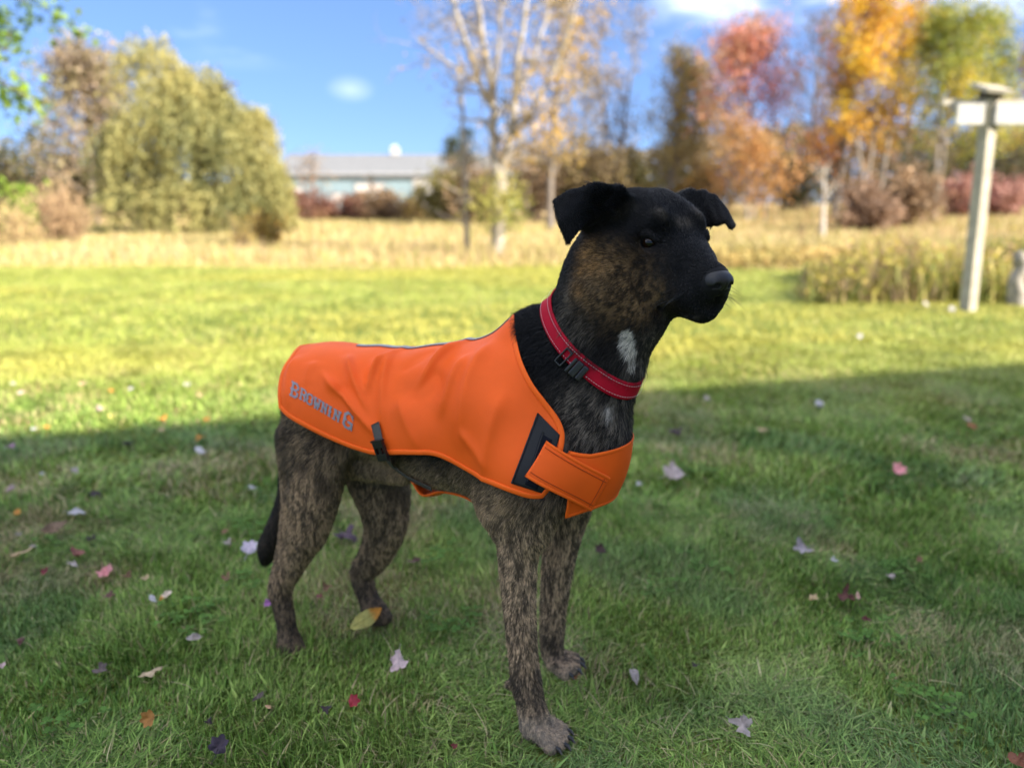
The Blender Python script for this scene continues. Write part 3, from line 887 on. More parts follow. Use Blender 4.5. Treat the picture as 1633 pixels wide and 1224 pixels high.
b_ = MB(); c_ = 0.5 * (pw(1527, 182, -0.066) + pw(1566, 182, -0.066)); b_.box(c_ + [0, 0, 0], (0.21, 0.034, 0.155), Rw, bev=0.004); b_.build('crossboard', m_wwhite, post)
b_ = MB(); c_ = pw(1632, 182, -0.066); b_.box(c_, (0.44, 0.034, 0.155), Rw, bev=0.004); b_.build('crossboard', m_wwhite, post)
b_ = MB(); c_ = pw(1580, 164, 0.075); b_.box(c_, (0.78, 0.05, 0.045), Rw, bev=0.004); b_.build('rail', m_wood, post)
Rc = np.array([[math.cos(0.10), 0, math.sin(0.10)], [0, 1, 0], [-math.sin(0.10), 0, math.cos(0.10)]])
Rc2 = np.array([[1, 0, 0], [0, math.cos(0.30), -math.sin(0.30)], [0, math.sin(0.30), math.cos(0.30)]])
b_ = MB(); b_.box(pw(1583, 142), (0.215, 0.26, 0.035), Rc @ Rc2, bev=0.005); b_.build('roof_cap', m_wood, post)
b_ = MB(); b_.box(pw(1581, 151), (0.13, 0.12, 0.06), Rw, bev=0.004); b_.build('cap_block', mat('dark_wood', (0.06, 0.05, 0.04), 0.9, 0.2), post)

# the gnarled stump-like post at the right edge
sp_ = on_ground(1617, 487)
stp = empty('old_post', (sp_[0], sp_[1], 0))
tag(stp, 'short gnarled grey post among the tall grass at the right edge', 'post')
rng = np.random.default_rng(3)
q = np.array([[0.03, 0, -0.05], [0.01, 0, 0.1], [-0.01, 0.01, 0.22], [0.02, 0, 0.32], [0.0, 0, 0.42], [0.015, 0, 0.46]])
v, f = tube(catmull(q, 4), np.interp(np.arange(21), [0, 5, 10, 15, 18, 20], [0.085, 0.07, 0.055, 0.06, 0.05, 0.02]), 14, nrm=np.tile([1.0, 0, 0], (21, 1)))
v = v + (fbm(v * 30, 3, 2)[:, None] - 0.5) * 0.03
mesh_np('post', v, f, mat('grey_driftwood', (0.30, 0.27, 0.23), 0.9, 0.2, noise=0.4, nscale=25, bump=0.8, bscale=60), stp)
# ================================================================== grass
m_grass = mat('grass_blades', rough=0.5, spec=0.2, attr=True, transl=0.16)


def blades(name, base, hgt, wid, lean, head, cols, segs, kind='stuff', m=None):
    """bent blades of grass; base (n,3), hgt/wid/lean (n,), head (n,) compass direction of the bend"""
    n = len(base)
    t = np.linspace(0, 1, segs + 1)
    hx, hy = np.cos(head), np.sin(head)
    side = np.stack([-hy, hx, np.zeros(n)], 1)
    rows = []
    for k in t[:-1]:
        out = lean * hgt * k ** 1.7
        z = hgt * k * (1 - 0.35 * np.minimum(lean, 1.2) * k)
        c = base + np.stack([hx * out, hy * out, z], 1)
        w = (wid * (1 - 0.55 * k ** 2) * 0.5)[:, None] * side
        rows += [c - w, c + w]
    out = lean * hgt
    tip = base + np.stack([hx * out, hy * out, hgt * (1 - 0.35 * np.minimum(lean, 1.2))], 1)
    rows.append(tip)
    V = np.stack(rows, 1)
    k = V.shape[1]
    off = (np.arange(n) * k)[:, None]
    q = [np.array([[2 * i, 2 * i + 1, 2 * i + 3, 2 * i + 2]]) + off for i in range(segs - 1)]
    tri = np.array([[2 * segs - 2, 2 * segs - 1, 2 * segs]]) + off
    fs = ([np.concatenate(q)] if q else []) + [tri]
    shade = np.repeat(cols[:, None, :], k, 1)
    o = mesh_np(name, V.reshape(-1, 3), fs, m or m_grass, None, True, col=shade.reshape(-1, 3))
    return tag(o, kind=kind)


def scatter(n, y0, y1, margin, rng, slope=0.70):
    y = y0 + (y1 - y0) * rng.random(n * 3)
    wmax = slope * y1 + margin
    x = rng.uniform(-1, 1, n * 3) * wmax
    ok = np.abs(x) < slope * y + margin
    x, y = x[ok][:n], y[ok][:n]
    return x, y


GREEN = np.array([(0.085, 0.175, 0.028), (0.20, 0.325, 0.060), (0.365, 0.465, 0.125)])
STRAW = np.array([(0.33, 0.27, 0.12), (0.48, 0.40, 0.22)])
BLUEG = np.array([0.12, 0.22, 0.085])


def turf_cols(x, y, rng, sunny=0.0):
    n = len(x)
    p = np.stack([x, y, x * 0], 1)
    a = np.clip(fbm(p * 2.6, 3, 41) * 1.0 + rng.normal(0, 0.30, n), 0, 0.999) * 2
    i = a.astype(int); f = (a - i)[:, None]
    c = GREEN[i] * (1 - f) + GREEN[np.minimum(i + 1, 2)] * f
    dry = fbm(p * 3.2 + 7, 3, 77)
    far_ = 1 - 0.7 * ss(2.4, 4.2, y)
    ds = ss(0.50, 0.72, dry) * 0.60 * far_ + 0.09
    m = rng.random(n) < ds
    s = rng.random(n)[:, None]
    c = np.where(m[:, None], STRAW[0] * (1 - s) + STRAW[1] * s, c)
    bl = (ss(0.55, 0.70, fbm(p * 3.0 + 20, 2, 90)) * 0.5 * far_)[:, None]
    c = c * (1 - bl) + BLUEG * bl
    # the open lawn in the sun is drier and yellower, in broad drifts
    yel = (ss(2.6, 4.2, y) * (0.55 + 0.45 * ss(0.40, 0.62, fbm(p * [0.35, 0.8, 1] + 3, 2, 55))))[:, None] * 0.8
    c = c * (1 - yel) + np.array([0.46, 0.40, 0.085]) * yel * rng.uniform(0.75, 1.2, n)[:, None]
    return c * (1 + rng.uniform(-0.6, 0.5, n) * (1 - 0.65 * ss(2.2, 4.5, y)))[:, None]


def turf(name, n, y0, y1, h, w, segs, rng, margin=0.15, slope=0.70):
    x, y = scatter(n, y0, y1, margin, rng, slope)
    k = y < lawn_edge(x)
    x, y = x[k], y[k]
    n = len(x)
    p = np.stack([x, y, x * 0], 1)
    tuft = fbm(p * 7.0, 2, 12)
    tv = 0.45 + 0.55 * (y < 3.0)
    hh = h * (1 + (1.1 * tuft - 0.55) * tv) * rng.uniform(0.5, 1.4, n)
    for px, py, r_ in ((874, 1186, 0.030), (906, 1072, 0.026)):      # trodden under the paws
        q = on_ground(px, py)
        d = np.hypot(x - q[0], (y - q[1]) * 0.9)
        hh = hh * (0.35 + 0.65 * ss(r_ * 0.7, r_ * 1.5, d))
    ln = np.abs(rng.normal(0.55, 0.35, n)) + 0.5 * (fbm(p * 5, 2, 14) > 0.55)
    head = fbm(p * 4.0, 2, 15) * 12.0 + rng.normal(0, 1.5, n)
    base = np.stack([x, y, ground_z(x, y) - 0.003], 1)
    return blades(name, base, hh, w * rng.uniform(0.7, 1.35, n), ln, head, turf_cols(x, y, rng), segs)


rng = np.random.default_rng(21)
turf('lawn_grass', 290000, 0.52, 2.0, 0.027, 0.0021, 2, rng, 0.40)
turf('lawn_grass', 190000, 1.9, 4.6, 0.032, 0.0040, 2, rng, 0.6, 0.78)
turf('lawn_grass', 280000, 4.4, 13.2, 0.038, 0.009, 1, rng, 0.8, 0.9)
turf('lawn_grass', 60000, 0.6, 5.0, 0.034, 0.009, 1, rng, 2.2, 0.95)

# dried stalks and long bent blades lying in the turf
x, y = scatter(420, 0.6, 2.6, 0.1, rng)
base = np.stack([x, y, np.full(len(x), -0.002)], 1)
blades('dry_stalks', base, rng.uniform(0.015, 0.034, len(x)), np.full(len(x), 0.0015), rng.uniform(1.2, 2.6, len(x)), rng.random(len(x)) * 6.28, STRAW[1] * rng.uniform(0.7, 1.3, (len(x), 1)), 3)

# clover and broad weeds low in the turf
rng = np.random.default_rng(22)
cx_, cy_ = scatter(20, 0.75, 2.4, 0.0, rng)
cc, cd_, cs_ = [], [], []
for a, b in zip(cx_, cy_):
    for k in range(rng.integers(8, 26)):
        q = np.array([a, b, 0]) + rng.normal(0, 0.032, 3) * [1, 1, 0]
        hgt = rng.uniform(0.006, 0.018)
        for j in range(3):
            an = rng.random() * 0.5 + j * 2.09
            d = np.array([math.cos(an), math.sin(an), 0.15])
            cc.append(q + [0, 0, hgt] + d * 0.005); cd_.append(d)
cc, cd_ = np.array(cc), np.array(cd_)
e = np.cross(cd_, [0, 0, 1.0]); e /= np.linalg.norm(e, axis=1)[:, None]
s = rng.uniform(0.007, 0.012, len(cc))[:, None]
v = np.stack([cc - cd_ * s * 0.5, cc + e * s * 0.5 + cd_ * s * 0.1, cc + cd_ * s * 0.55, cc - e * s * 0.5 + cd_ * s * 0.1], 1).reshape(-1, 3)
tag(mesh_np('clover', v, np.arange(len(v)).reshape(-1, 4), mat('clover_leaf', rough=0.85, spec=0.1, attr=True, transl=0.15), None, False, fcol=np.array([0.085, 0.17, 0.035]) * rng.uniform(0.7, 1.4, (len(cc), 1))), kind='stuff')

# the field of tall dry grass
rng = np.random.default_rng(23)
n = 115000
y = 11.5 + 40 * rng.random(n) ** 1.5
x = rng.uniform(-1, 1, n) * (0.90 * y + 3)
k = (y > lawn_edge(x) - 0.1)
x, y = x[k], y[k]; n = len(x)
p = np.stack([x, y, x * 0], 1)
base = np.stack([x, y, ground_z(x, y)], 1)
f = fbm(p * [0.25, 0.6, 1], 3, 61)[:, None] + rng.normal(0, 0.1, (n, 1))
fc = np.clip((f - 0.3) / 0.4, 0, 1)
cols = np.array([0.40, 0.34, 0.15]) * (1 - fc) + np.array([0.46, 0.34, 0.18]) * fc
gr = (rng.random(n) < 0.22 + 0.35 * (1 - ss(0, 2.5, y - lawn_edge(x))))[:, None]
cols = np.where(gr, np.array([0.33, 0.32, 0.09]), cols) * rng.uniform(0.7, 1.25, (n, 1))
hh = 0.27 * rng.uniform(0.5, 1.3, n) * (0.30 + 0.7 * ss(0, 3.0, y - lawn_edge(x))) * (0.6 + 0.8 * fbm(p * 0.5, 2, 63))
blades('field_grass', base, hh, 0.03 * rng.uniform(0.6, 1.4, n) * (y / 14) ** 0.6, np.abs(rng.normal(0.3, 0.2, n)), rng.random(n) * 6.28, cols, 1)

# the bed of tall grasses and weeds round the post
rng = np.random.default_rng(24)
n = 15000
bxs = rng.uniform(2.55, 8.0, n); bys = rng.uniform(7.0, 10.6, n)
k = bxs > bys * (0.362 + 0.02 * rng.random(n)) + 0.05 * np.sin(bys * 3)
bxs, bys = bxs[k], bys[k]; n = len(bxs)
p = np.stack([bxs, bys, bxs * 0], 1)
f = fbm(p * 1.1, 3, 71) + rng.normal(0, 0.13, n)
cols = np.where((f < 0.42)[:, None], [0.22, 0.25, 0.06], np.where((f < 0.54)[:, None], [0.42, 0.36, 0.11], [0.34, 0.24, 0.14])) * rng.uniform(0.65, 1.25, (n, 1))
hh = 0.56 * rng.uniform(0.35, 1.25, n) * (0.30 + 1.25 * fbm(p * 1.3, 2, 72)) * (0.35 + 0.65 * ss(0.36, 0.48, bxs / bys))
o = blades('tall_grass', np.stack([bxs, bys, bys * 0], 1), hh, 0.013 * rng.uniform(0.6, 1.6, n), np.abs(rng.normal(0.45, 0.35, n)), rng.random(n) * 6.28, cols, 3)
n = 9000
bxs = rng.uniform(2.6, 7.6, n); bys = rng.uniform(7.0, 10.4, n)
k = bxs > bys * 0.375
bxs, bys = bxs[k], bys[k]; n = len(bxs)
p = np.stack([bxs, bys, bxs * 0], 1)
z = 0.56 * (0.30 + 1.25 * fbm(p * 1.3, 2, 72)) * (0.35 + 0.65 * ss(0.36, 0.48, bxs / bys)) * rng.uniform(0.1, 1.05, n)
c = np.stack([bxs, bys, z], 1)
v, f = quads(c, 0.055, rng, 0.6)
fc = pal([(0.22, 0.26, 0.05), (0.52, 0.42, 0.08), (0.34, 0.20, 0.12)], n, rng, c, 7, 0.9)
tag(mesh_np('weed_leaves', v, f, m_leaf, None, False, fcol=fc), kind='stuff')
# orange weeds beyond the lawn behind the dog's nose
n = 2600
c = np.stack([rng.uniform(2.9, 6.0, n), rng.uniform(11.6, 14.5, n), 0.28 * rng.random(n)], 1)
v, f = quads(c, 0.10, rng, 0.6)
tag(mesh_np('weed_leaves', v, f, m_leaf, None, False, fcol=pal([(0.40, 0.34, 0.12), (0.48, 0.33, 0.12)], n, rng, c, 3, 0.8)), kind='stuff')
# ================================================================== the dog
AX = np.array([0.8765, -0.4815, 0.0])        # towards the dog's chest
LT = np.array([0.4815, 0.8765, 0.0])         # towards the dog's left side (away from the camera)
M0 = np.array([0.07, 1.105, 0.0])
DF = np.stack([AX, LT, [0, 0, 1.0]], 1)      # dog frame -> world


def d2w(p):
    return np.asarray(p) @ DF.T + M0


def w2d(p):
    return (np.asarray(p) - M0) @ DF


CAMD = w2d(CAM)


def rayd(px, py):
    return ray(px, py) @ DF


def P(px, py, lat=0.0):
    """dog-frame point on the plane 'lat' metres left of the dog's mid plane, and metres per pixel there"""
    d = rayd(px, py)
    t = (lat - CAMD[1]) / d[1]
    return CAMD + d * t, t / FPX


# head frame
HS = 1.08
_ps, _pt, _ro = R(62), R(-9.5), R(1.0)
_f = np.array([math.cos(_ps) * math.cos(_pt), -math.sin(_ps) * math.cos(_pt), math.sin(_pt)])
_l = np.cross([0, 0, 1], _f); _l /= np.linalg.norm(_l); _u = np.cross(_f, _l)
_l, _u = math.cos(_ro) * _l + math.sin(_ro) * _u, -math.sin(_ro) * _l + math.cos(_ro) * _u
HRW = np.stack([_f, _l, _u], 1)              # head -> world
HCW = np.array([0.198, 1.08, 0.712])
HR = DF.T @ HRW                              # head -> dog frame
HC = w2d(HCW)


def H(x, y, z):
    return HC + HR @ (np.array([x, y, z]) * HS)


class Field:
    def __init__(self, lo, hi, h):
        self.lo, self.h = np.array(lo, float), h
        self.n = np.ceil((np.array(hi) - self.lo) / h).astype(int) + 1
        self.F = np.full(self.n, 0.06, dtype=np.float32)
        self.ax = [(self.lo[i] + h * np.arange(self.n[i])).astype(np.float32) for i in range(3)]

    def box(self, lo, hi):
        a = np.clip(np.floor((np.asarray(lo) - self.lo) / self.h).astype(int), 0, self.n - 1)
        b = np.clip(np.ceil((np.asarray(hi) - self.lo) / self.h).astype(int) + 1, 1, self.n)
        return tuple(slice(a[i], b[i]) for i in range(3))

    def coords(self, sl):
        return np.meshgrid(*[self.ax[i][sl[i]] for i in range(3)], indexing='ij')

    def union(self, sl, d, k):
        f = self.F[sl]
        h = np.maximum(k - np.abs(f - d), 0) / k
        self.F[sl] = np.minimum(f, d) - h * h * k * 0.25

    def cut(self, sl, d, k):
        f = -self.F[sl]
        h = np.maximum(k - np.abs(f - d), 0) / k
        self.F[sl] = -(np.minimum(f, d) - h * h * k * 0.25)

    def _cone(self, XYZ, a, b, ra, rb, ls):
        X, Y, Z = XYZ
        a, b = np.asarray(a, float), np.asarray(b, float)
        c = 0.5 * (a[1] + b[1])
        if ls != 1.0:
            Y = c + (Y - c) / ls
            a = np.array([a[0], c + (a[1] - c) / ls, a[2]]); b = np.array([b[0], c + (b[1] - c) / ls, b[2]])
        d = b - a
        L2 = float(d @ d) + 1e-12
        t = np.clip(((X - a[0]) * d[0] + (Y - a[1]) * d[1] + (Z - a[2]) * d[2]) / L2, 0, 1)
        q = np.sqrt((X - a[0] - t * d[0]) ** 2 + (Y - a[1] - t * d[1]) ** 2 + (Z - a[2] - t * d[2]) ** 2) - (ra + (rb - ra) * t)
        return (q * min(1.0, 0.5 + 0.5 * ls)).astype(np.float32)

    def cone(self, a, b, ra, rb, k=0.03, ls=1.0, cut=False):
        """round cone from a to b; ls scales the lateral (dog-frame y) thickness"""
        a, b = np.asarray(a, float), np.asarray(b, float)
        m = k + 0.02 + max(ra, rb)
        sl = self.box(np.minimum(a, b) - m, np.maximum(a, b) + m)
        (self.cut if cut else self.union)(sl, self._cone(self.coords(sl), a, b, ra, rb, ls), k)

    def cones(self, q, k, ls=1.0):
        """a chain of round cones without swellings at the joints; q: [(point, radius)]"""
        p = np.array([x[0] for x in q]); r = np.array([x[1] for x in q])
        m = k + 0.02 + r.max()
        sl = self.box(p.min(0) - m, p.max(0) + m)
        XYZ = self.coords(sl)
        d = None
        for i in range(len(q) - 1):
            e = self._cone(XYZ, p[i], p[i + 1], r[i], r[i + 1], ls)
            if d is None:
                d = e
            else:
                d = np.minimum(d, e)
        self.union(sl, d, k)

    def ell(self, c, r, Rm=None, k=0.02, cut=False):
        c, r = np.asarray(c, float), np.asarray(r, float)
        m = k + 0.02 + r.max()
        sl = self.box(c - m, c + m)
        X, Y, Z = self.coords(sl)
        X, Y, Z = X - c[0], Y - c[1], Z - c[2]
        if Rm is not None:
            X, Y, Z = (X * Rm[0, 0] + Y * Rm[1, 0] + Z * Rm[2, 0], X * Rm[0, 1] + Y * Rm[1, 1] + Z * Rm[2, 1],
                       X * Rm[0, 2] + Y * Rm[1, 2] + Z * Rm[2, 2])
        k0 = np.sqrt((X / r[0]) ** 2 + (Y / r[1]) ** 2 + (Z / r[2]) ** 2)
        k1 = np.sqrt((X / r[0] ** 2) ** 2 + (Y / r[1] ** 2) ** 2 + (Z / r[2] ** 2) ** 2) + 1e-6
        d = (k0 * (k0 - 1.0) / k1).astype(np.float32)
        (self.cut if cut else self.union)(sl, d, k)

    def sheet(self, grid, thick, k=0.006):
        """thin flap: union of round-edged triangles between the points of grid (n,m,3); thick (n,m) half thickness"""
        g = np.asarray(grid, float)
        m = 0.02
        sl = self.box(g.reshape(-1, 3).min(0) - m, g.reshape(-1, 3).max(0) + m)
        X, Y, Z = self.coords(sl)
        p = np.stack([X, Y, Z], -1).astype(np.float32)
        best = np.full(X.shape, 1.0, dtype=np.float32)
        for i in range(g.shape[0] - 1):
            for j in range(g.shape[1] - 1):
                th = float(np.mean([thick[i][j], thick[i + 1][j], thick[i][j + 1], thick[i + 1][j + 1]]))
                for T in ((g[i, j], g[i + 1, j], g[i + 1, j + 1]), (g[i, j], g[i + 1, j + 1], g[i, j + 1])):
                    best = np.minimum(best, tri_dist(p, *T) - th)
        self.union(sl, best, k)

    def sample(self, p):
        q = (np.asarray(p) - self.lo) / self.h
        q = np.clip(q, 0, self.n - 1.001)
        i = q.astype(int)
        f = q - i
        out = 0
        for dx in (0, 1):
            for dy in (0, 1):
                for dz in (0, 1):
                    w = (f[..., 0] if dx else 1 - f[..., 0]) * (f[..., 1] if dy else 1 - f[..., 1]) * (f[..., 2] if dz else 1 - f[..., 2])
                    out = out + w * self.F[i[..., 0] + dx, i[..., 1] + dy, i[..., 2] + dz]
        return out

    def grad(self, p, e=None):
        e = e or self.h
        g = np.stack([self.sample(p + np.eye(3)[k] * e) - self.sample(p - np.eye(3)[k] * e) for k in range(3)], -1)
        return g / (np.linalg.norm(g, axis=-1, keepdims=True) + 1e-9)


def tri_dist(p, a, b, c):
    a, b, c = [np.asarray(x, np.float32) for x in (a, b, c)]
    ba, cb, ac = b - a, c - b, a - c
    pa, pb, pc = p - a, p - b, p - c
    n = np.cross(ba, ac)
    s = (np.sign(pa @ np.cross(ba, n)) + np.sign(pb @ np.cross(cb, n)) + np.sign(pc @ np.cross(ac, n)))

    def e(q, d):
        t = np.clip(q @ d / float(d @ d + 1e-12), 0, 1)
        r = q - t[..., None] * d
        return (r * r).sum(-1)
    edge = np.minimum(np.minimum(e(pa, ba), e(pb, cb)), e(pc, ac))
    face = (pa @ n) ** 2 / float(n @ n + 1e-16)
    return np.sqrt(np.where(s < 2.0, edge, face))


def surface_nets(fd):
    F, h, lo = fd.F, fd.h, fd.lo
    I = F < 0
    c = np.zeros(tuple(np.array(F.shape) - 1), dtype=np.uint8)
    for dx in (0, 1):
        for dy in (0, 1):
            for dz in (0, 1):
                c += I[dx:dx + c.shape[0], dy:dy + c.shape[1], dz:dz + c.shape[2]]
    act = (c > 0) & (c < 8)
    idx = np.argwhere(act)
    vid = np.full(c.shape, -1, dtype=np.int32)
    vid[act] = np.arange(len(idx))
    val = {}
    for dx in (0, 1):
        for dy in (0, 1):
            for dz in (0, 1):
                val[(dx, dy, dz)] = F[idx[:, 0] + dx, idx[:, 1] + dy, idx[:, 2] + dz]
    acc = np.zeros((len(idx), 3)); cnt = np.zeros(len(idx))
    ks = list(val)
    for k0 in ks:
        for axn in range(3):
            if k0[axn] == 0:
                k1 = tuple(1 if i == axn else k0[i] for i in range(3))
                v0, v1 = val[k0], val[k1]
                m = (v0 < 0) != (v1 < 0)
                t = np.where(m, v0 / np.where(m, v0 - v1, 1), 0)
                for i in range(3):
                    acc[:, i] += m * (k0[i] + (t if i == axn else 0))
                cnt += m
    v = lo + h * (idx + acc / cnt[:, None])
    faces = []
    for axn in range(3):
        s0 = [slice(None)] * 3; s1 = [slice(None)] * 3
        s0[axn] = slice(0, -1); s1[axn] = slice(1, None)
        A, B = I[tuple(s0)], I[tuple(s1)]
        d = A != B
        o1, o2 = [i for i in range(3) if i != axn]
        e = np.argwhere(d)
        ok = (e[:, o1] > 0) & (e[:, o2] > 0) & (e[:, o1] < F.shape[o1] - 1) & (e[:, o2] < F.shape[o2] - 1)
        e = e[ok]
        ins = A[e[:, 0], e[:, 1], e[:, 2]]

        def cell(d1, d2):
            q = e.copy(); q[:, o1] -= d1; q[:, o2] -= d2
            return vid[q[:, 0], q[:, 1], q[:, 2]]
        f = np.stack([cell(1, 1), cell(0, 1), cell(0, 0), cell(1, 0)], 1)
        flip = ins if axn != 1 else ~ins
        f[~flip] = f[~flip][:, ::-1]
        faces.append(f)
    return v, np.concatenate(faces)


def chain(fd, pts, lat, k, ls=1.0):
    """pts: (px, py, radius px[, lat]) joined by round cones along a smooth curve"""
    v = [(t[0], t[1], t[2], t[3] if len(t) > 3 else lat) for t in pts]
    if len(v) > 2:
        v = catmull(v, 3)
    q = []
    for x, y, r, la in v:
        p, m = P(x, y, la)
        q.append((p, max(r, 3) * m))
    fd.cones(q, k, ls)
    return q


TORSO = [(524, 644, 74), (612, 645, 79), (720, 670, 106), (822, 678, 129), (903, 680, 88)]


def torso(fd, k=0.05):
    q = [(P(x, y)[0], r * P(x, y)[1]) for x, y, r in TORSO]
    lss = [0.86, 0.80, 0.76, 0.78]
    for i in range(4):
        fd.cone(q[i][0], q[i + 1][0], q[i][1], q[i + 1][1], k * 0.5, lss[i])
    # withers and top line
    chain(fd, [(820, 605, 45), (860, 555, 60)], 0, 0.025, 0.7)
    # shoulders
    for s in (-1, 1):
        a, m = P(835, 640, 0)
        b, _ = P(880, 735, 0)
        c, _ = P(840, 790, 0)
        a = a + [0, s * 0.045, 0]; b = b + [0, s * 0.065, 0]; c = c + [0, s * 0.065, 0]
        fd.cone(a, b, 0.045, 0.042, 0.05)
        fd.cone(b, c, 0.042, 0.036, 0.05)
    # forechest
    a, m = P(912, 690, 0)
    fd.ell(a, (0.066, 0.060, 0.085), None, 0.05)
    return q


NEAR, FAR = -0.068, 0.068


def hind_near(fd):
    chain(fd, [(516, 650, 58, -0.045), (502, 720, 52, -0.055), (497, 780, 41, -0.066), (487, 850, 29), (466, 900, 20), (449, 938, 17), (455, 985, 16), (462, 1030, 17)], -0.072, 0.022, 0.8)
    chain(fd, [(528, 720, 26), (511, 795, 24), (495, 845, 20)], -0.068, 0.03, 0.9)
    chain(fd, [(462, 700, 20), (462, 800, 13), (447, 905, 9), (440, 940, 9)], -0.07, 0.02, 0.8)   # the tendon at the back of the leg
    chain(fd, [(463, 1030, 18), (470, 1042, 18), (479, 1049, 12)], -0.072, 0.02, 1.0)


def hind_far(fd):
    chain(fd, [(560, 640, 60, 0.05), (596, 740, 56), (612, 800, 44), (612, 850, 33), (592, 893, 24), (577, 912, 19), (586, 950, 17), (598, 975, 17)], 0.072, 0.022, 0.8)
    chain(fd, [(598, 975, 16), (612, 984, 12)], 0.072, 0.02, 1.0)


def front_near(fd):
    w = -0.07
    chain(fd, [(850, 740, 60), (836, 820, 41), (826, 880, 32), (828, 960, 25.5), (834, 1040, 22.5), (839, 1085, 23.5), (846, 1120, 22.5), (855, 1155, 27)], w, 0.02, 0.9)
    chain(fd, [(808, 800, 20), (803, 845, 13)], w, 0.02, 0.9)       # elbow point
    chain(fd, [(878, 770, 32), (854, 850, 18)], w, 0.03, 0.9)
    chain(fd, [(832, 1085, 10), (812, 1091, 6)], w - 0.004, 0.008)         # dew pad
    # paw with toes
    p0, m = P(866, 1160, w)
    for dx, dy, dl in ((21, 17, -0.018), (29, 19, -0.006), (29, 16, 0.007), (22, 11, 0.018)):
        b, _ = P(866 + dx, 1163 + dy, w)
        fd.cone(p0 + [0, dl * 0.7, 0], b + [0, dl, 0], 0.0125, 0.0098, 0.004)


def front_far(fd):
    w = 0.07
    chain(fd, [(915, 760, 48), (902, 830, 32), (891, 890, 26), (883, 960, 21), (880, 1015, 18.5), (881, 1040, 18), (886, 1052, 18)], w, 0.02, 0.9)
    p0, m = P(890, 1052, w)
    for dx, dy, dl in ((17, 15, -0.018), (25, 14, -0.006), (25, 11, 0.007), (19, 8, 0.018)):
        b, _ = P(891 + dx, 1050 + dy, w)
        fd.cone(p0 + [0, dl * 0.7, 0], b + [0, dl, 0], 0.0125, 0.0098, 0.004)


def head(fd):
    def hell(x, y, z, r, k=0.02, cut=False):
        fd.ell(H(x, y, z), np.array(r) * HS, HR, k, cut)

    def hc(a, b, ra, rb, k=0.02, cut=False):
        fd.cone(H(*a), H(*b), ra * HS, rb * HS, k, 1.0, cut)
    hell(-0.040, 0, 0.016, (0.075, 0.060, 0.050), 0.03)          # cranium
    hell(-0.010, 0, 0.004, (0.060, 0.054, 0.046), 0.03)
    for s in (-1, 1):
        hell(-0.022, 0.036 * s, -0.020, (0.050, 0.030, 0.042), 0.03)     # cheeks
        hc((-0.03, 0.022 * s, 0.048), (0.026, 0.026 * s, 0.037), 0.017, 0.013, 0.02)   # brow ridge
        hc((0.030, 0.030 * s, 0.002), (0.06, 0.020 * s, -0.004), 0.018, 0.016, 0.02)
        hc((0.040, 0.019 * s, -0.028), (0.090, 0.013 * s, -0.034), 0.031, 0.0205, 0.014)   # flews
        hc((-0.010, 0.032 * s, -0.024), (0.045, 0.020 * s, -0.026), 0.030, 0.028, 0.02)
        hc((0.04, 0.020 * s, -0.046), (0.098, 0.012 * s, -0.050), 0.014, 0.010, 0.010)
    hc((0.030, 0, 0.006), (0.104, 0, -0.014), 0.026, 0.0185, 0.022)       # bridge
    hell(0.107, 0, -0.016, (0.017, 0.020, 0.016), 0.012)                  # nose base
    hc((-0.045, 0, -0.036), (0.03, 0, -0.048), 0.034, 0.024, 0.025)         # lower jaw
    hc((0.03, 0, -0.046), (0.096, 0, -0.054), 0.024, 0.013, 0.012)
    for s in (-1, 1):
        hell(0.038, 0.045 * s, 0.016, (0.0135, 0.011, 0.0105), 0.008, True)   # eye sockets
        # mouth slit
        hc((0.104, 0.020 * s, -0.0550), (0.068, 0.033 * s, -0.0575), 0.0030, 0.0030, 0.005, True)
        hc((0.068, 0.034 * s, -0.0575), (0.026, 0.044 * s, -0.050), 0.0030, 0.0022, 0.005, True)
    hc((0.118, 0, -0.030), (0.113, 0, -0.047), 0.0028, 0.0028, 0.005, True)     # groove under the nose
    # eyelids
    for s in (-1, 1):
        for x0, z0, x1, z1 in ((0.024, 0.020, 0.034, 0.026), (0.034, 0.026, 0.045, 0.022), (0.024, 0.019, 0.033, 0.0085), (0.033, 0.0085, 0.045, 0.012)):
            hc((x0, 0.0455 * s - (0.003 * s if x0 > 0.03 else 0), z0), (x1, 0.0435 * s - (0.005 * s if x1 > 0.04 else 0), z1), 0.0030, 0.0030, 0.006)


def ears(fd):
    # the dog's right ear: rises from the skull, folds over and hangs
    def W(px, py, Y):
        return w2d(at(px, py, Y))
    g = [[W(998, 326, 1.055), W(985, 345, 1.045), W(945, 362, 1.06)],
         [W(984, 310, 1.04), W(970, 330, 1.03), W(940, 352, 1.045)],
         [W(952, 304, 1.02), W(945, 330, 1.02), W(930, 354, 1.03)],
         [W(940, 299, 1.01), W(930, 330, 1.005), W(923, 360, 1.01)],
         [W(905, 308, 1.00), W(905, 345, 0.99), W(914, 372, 1.0)],
         [W(885, 321, 0.998), W(893, 355, 0.985), W(906, 387, 0.99)]]
    th = [[.011, .012, .010], [.009, .010, .008], [.006, .006, .005], [.0035, .004, .0035], [.0032, .003, .003], [.003, .0028, .003]]
    fd.sheet(g, th, 0.016)
    # the left ear
    g = [[W(1083, 320, 1.13), W(1105, 345, 1.12)],
         [W(1100, 312, 1.14), W(1120, 352, 1.125)],
         [W(1122, 309, 1.14), W(1132, 356, 1.12)],
         [W(1141, 315, 1.13), W(1146, 356, 1.10)],
         [W(1157, 335, 1.11), W(1157, 352, 1.09)],
         [W(1170, 360, 1.10), W(1166, 363, 1.085)]]
    th = [[.011, .010], [.008, .006], [.005, .0035], [.0035, .003], [.003, .003], [.0028, .0028]]
    fd.sheet(g, th, 0.014)


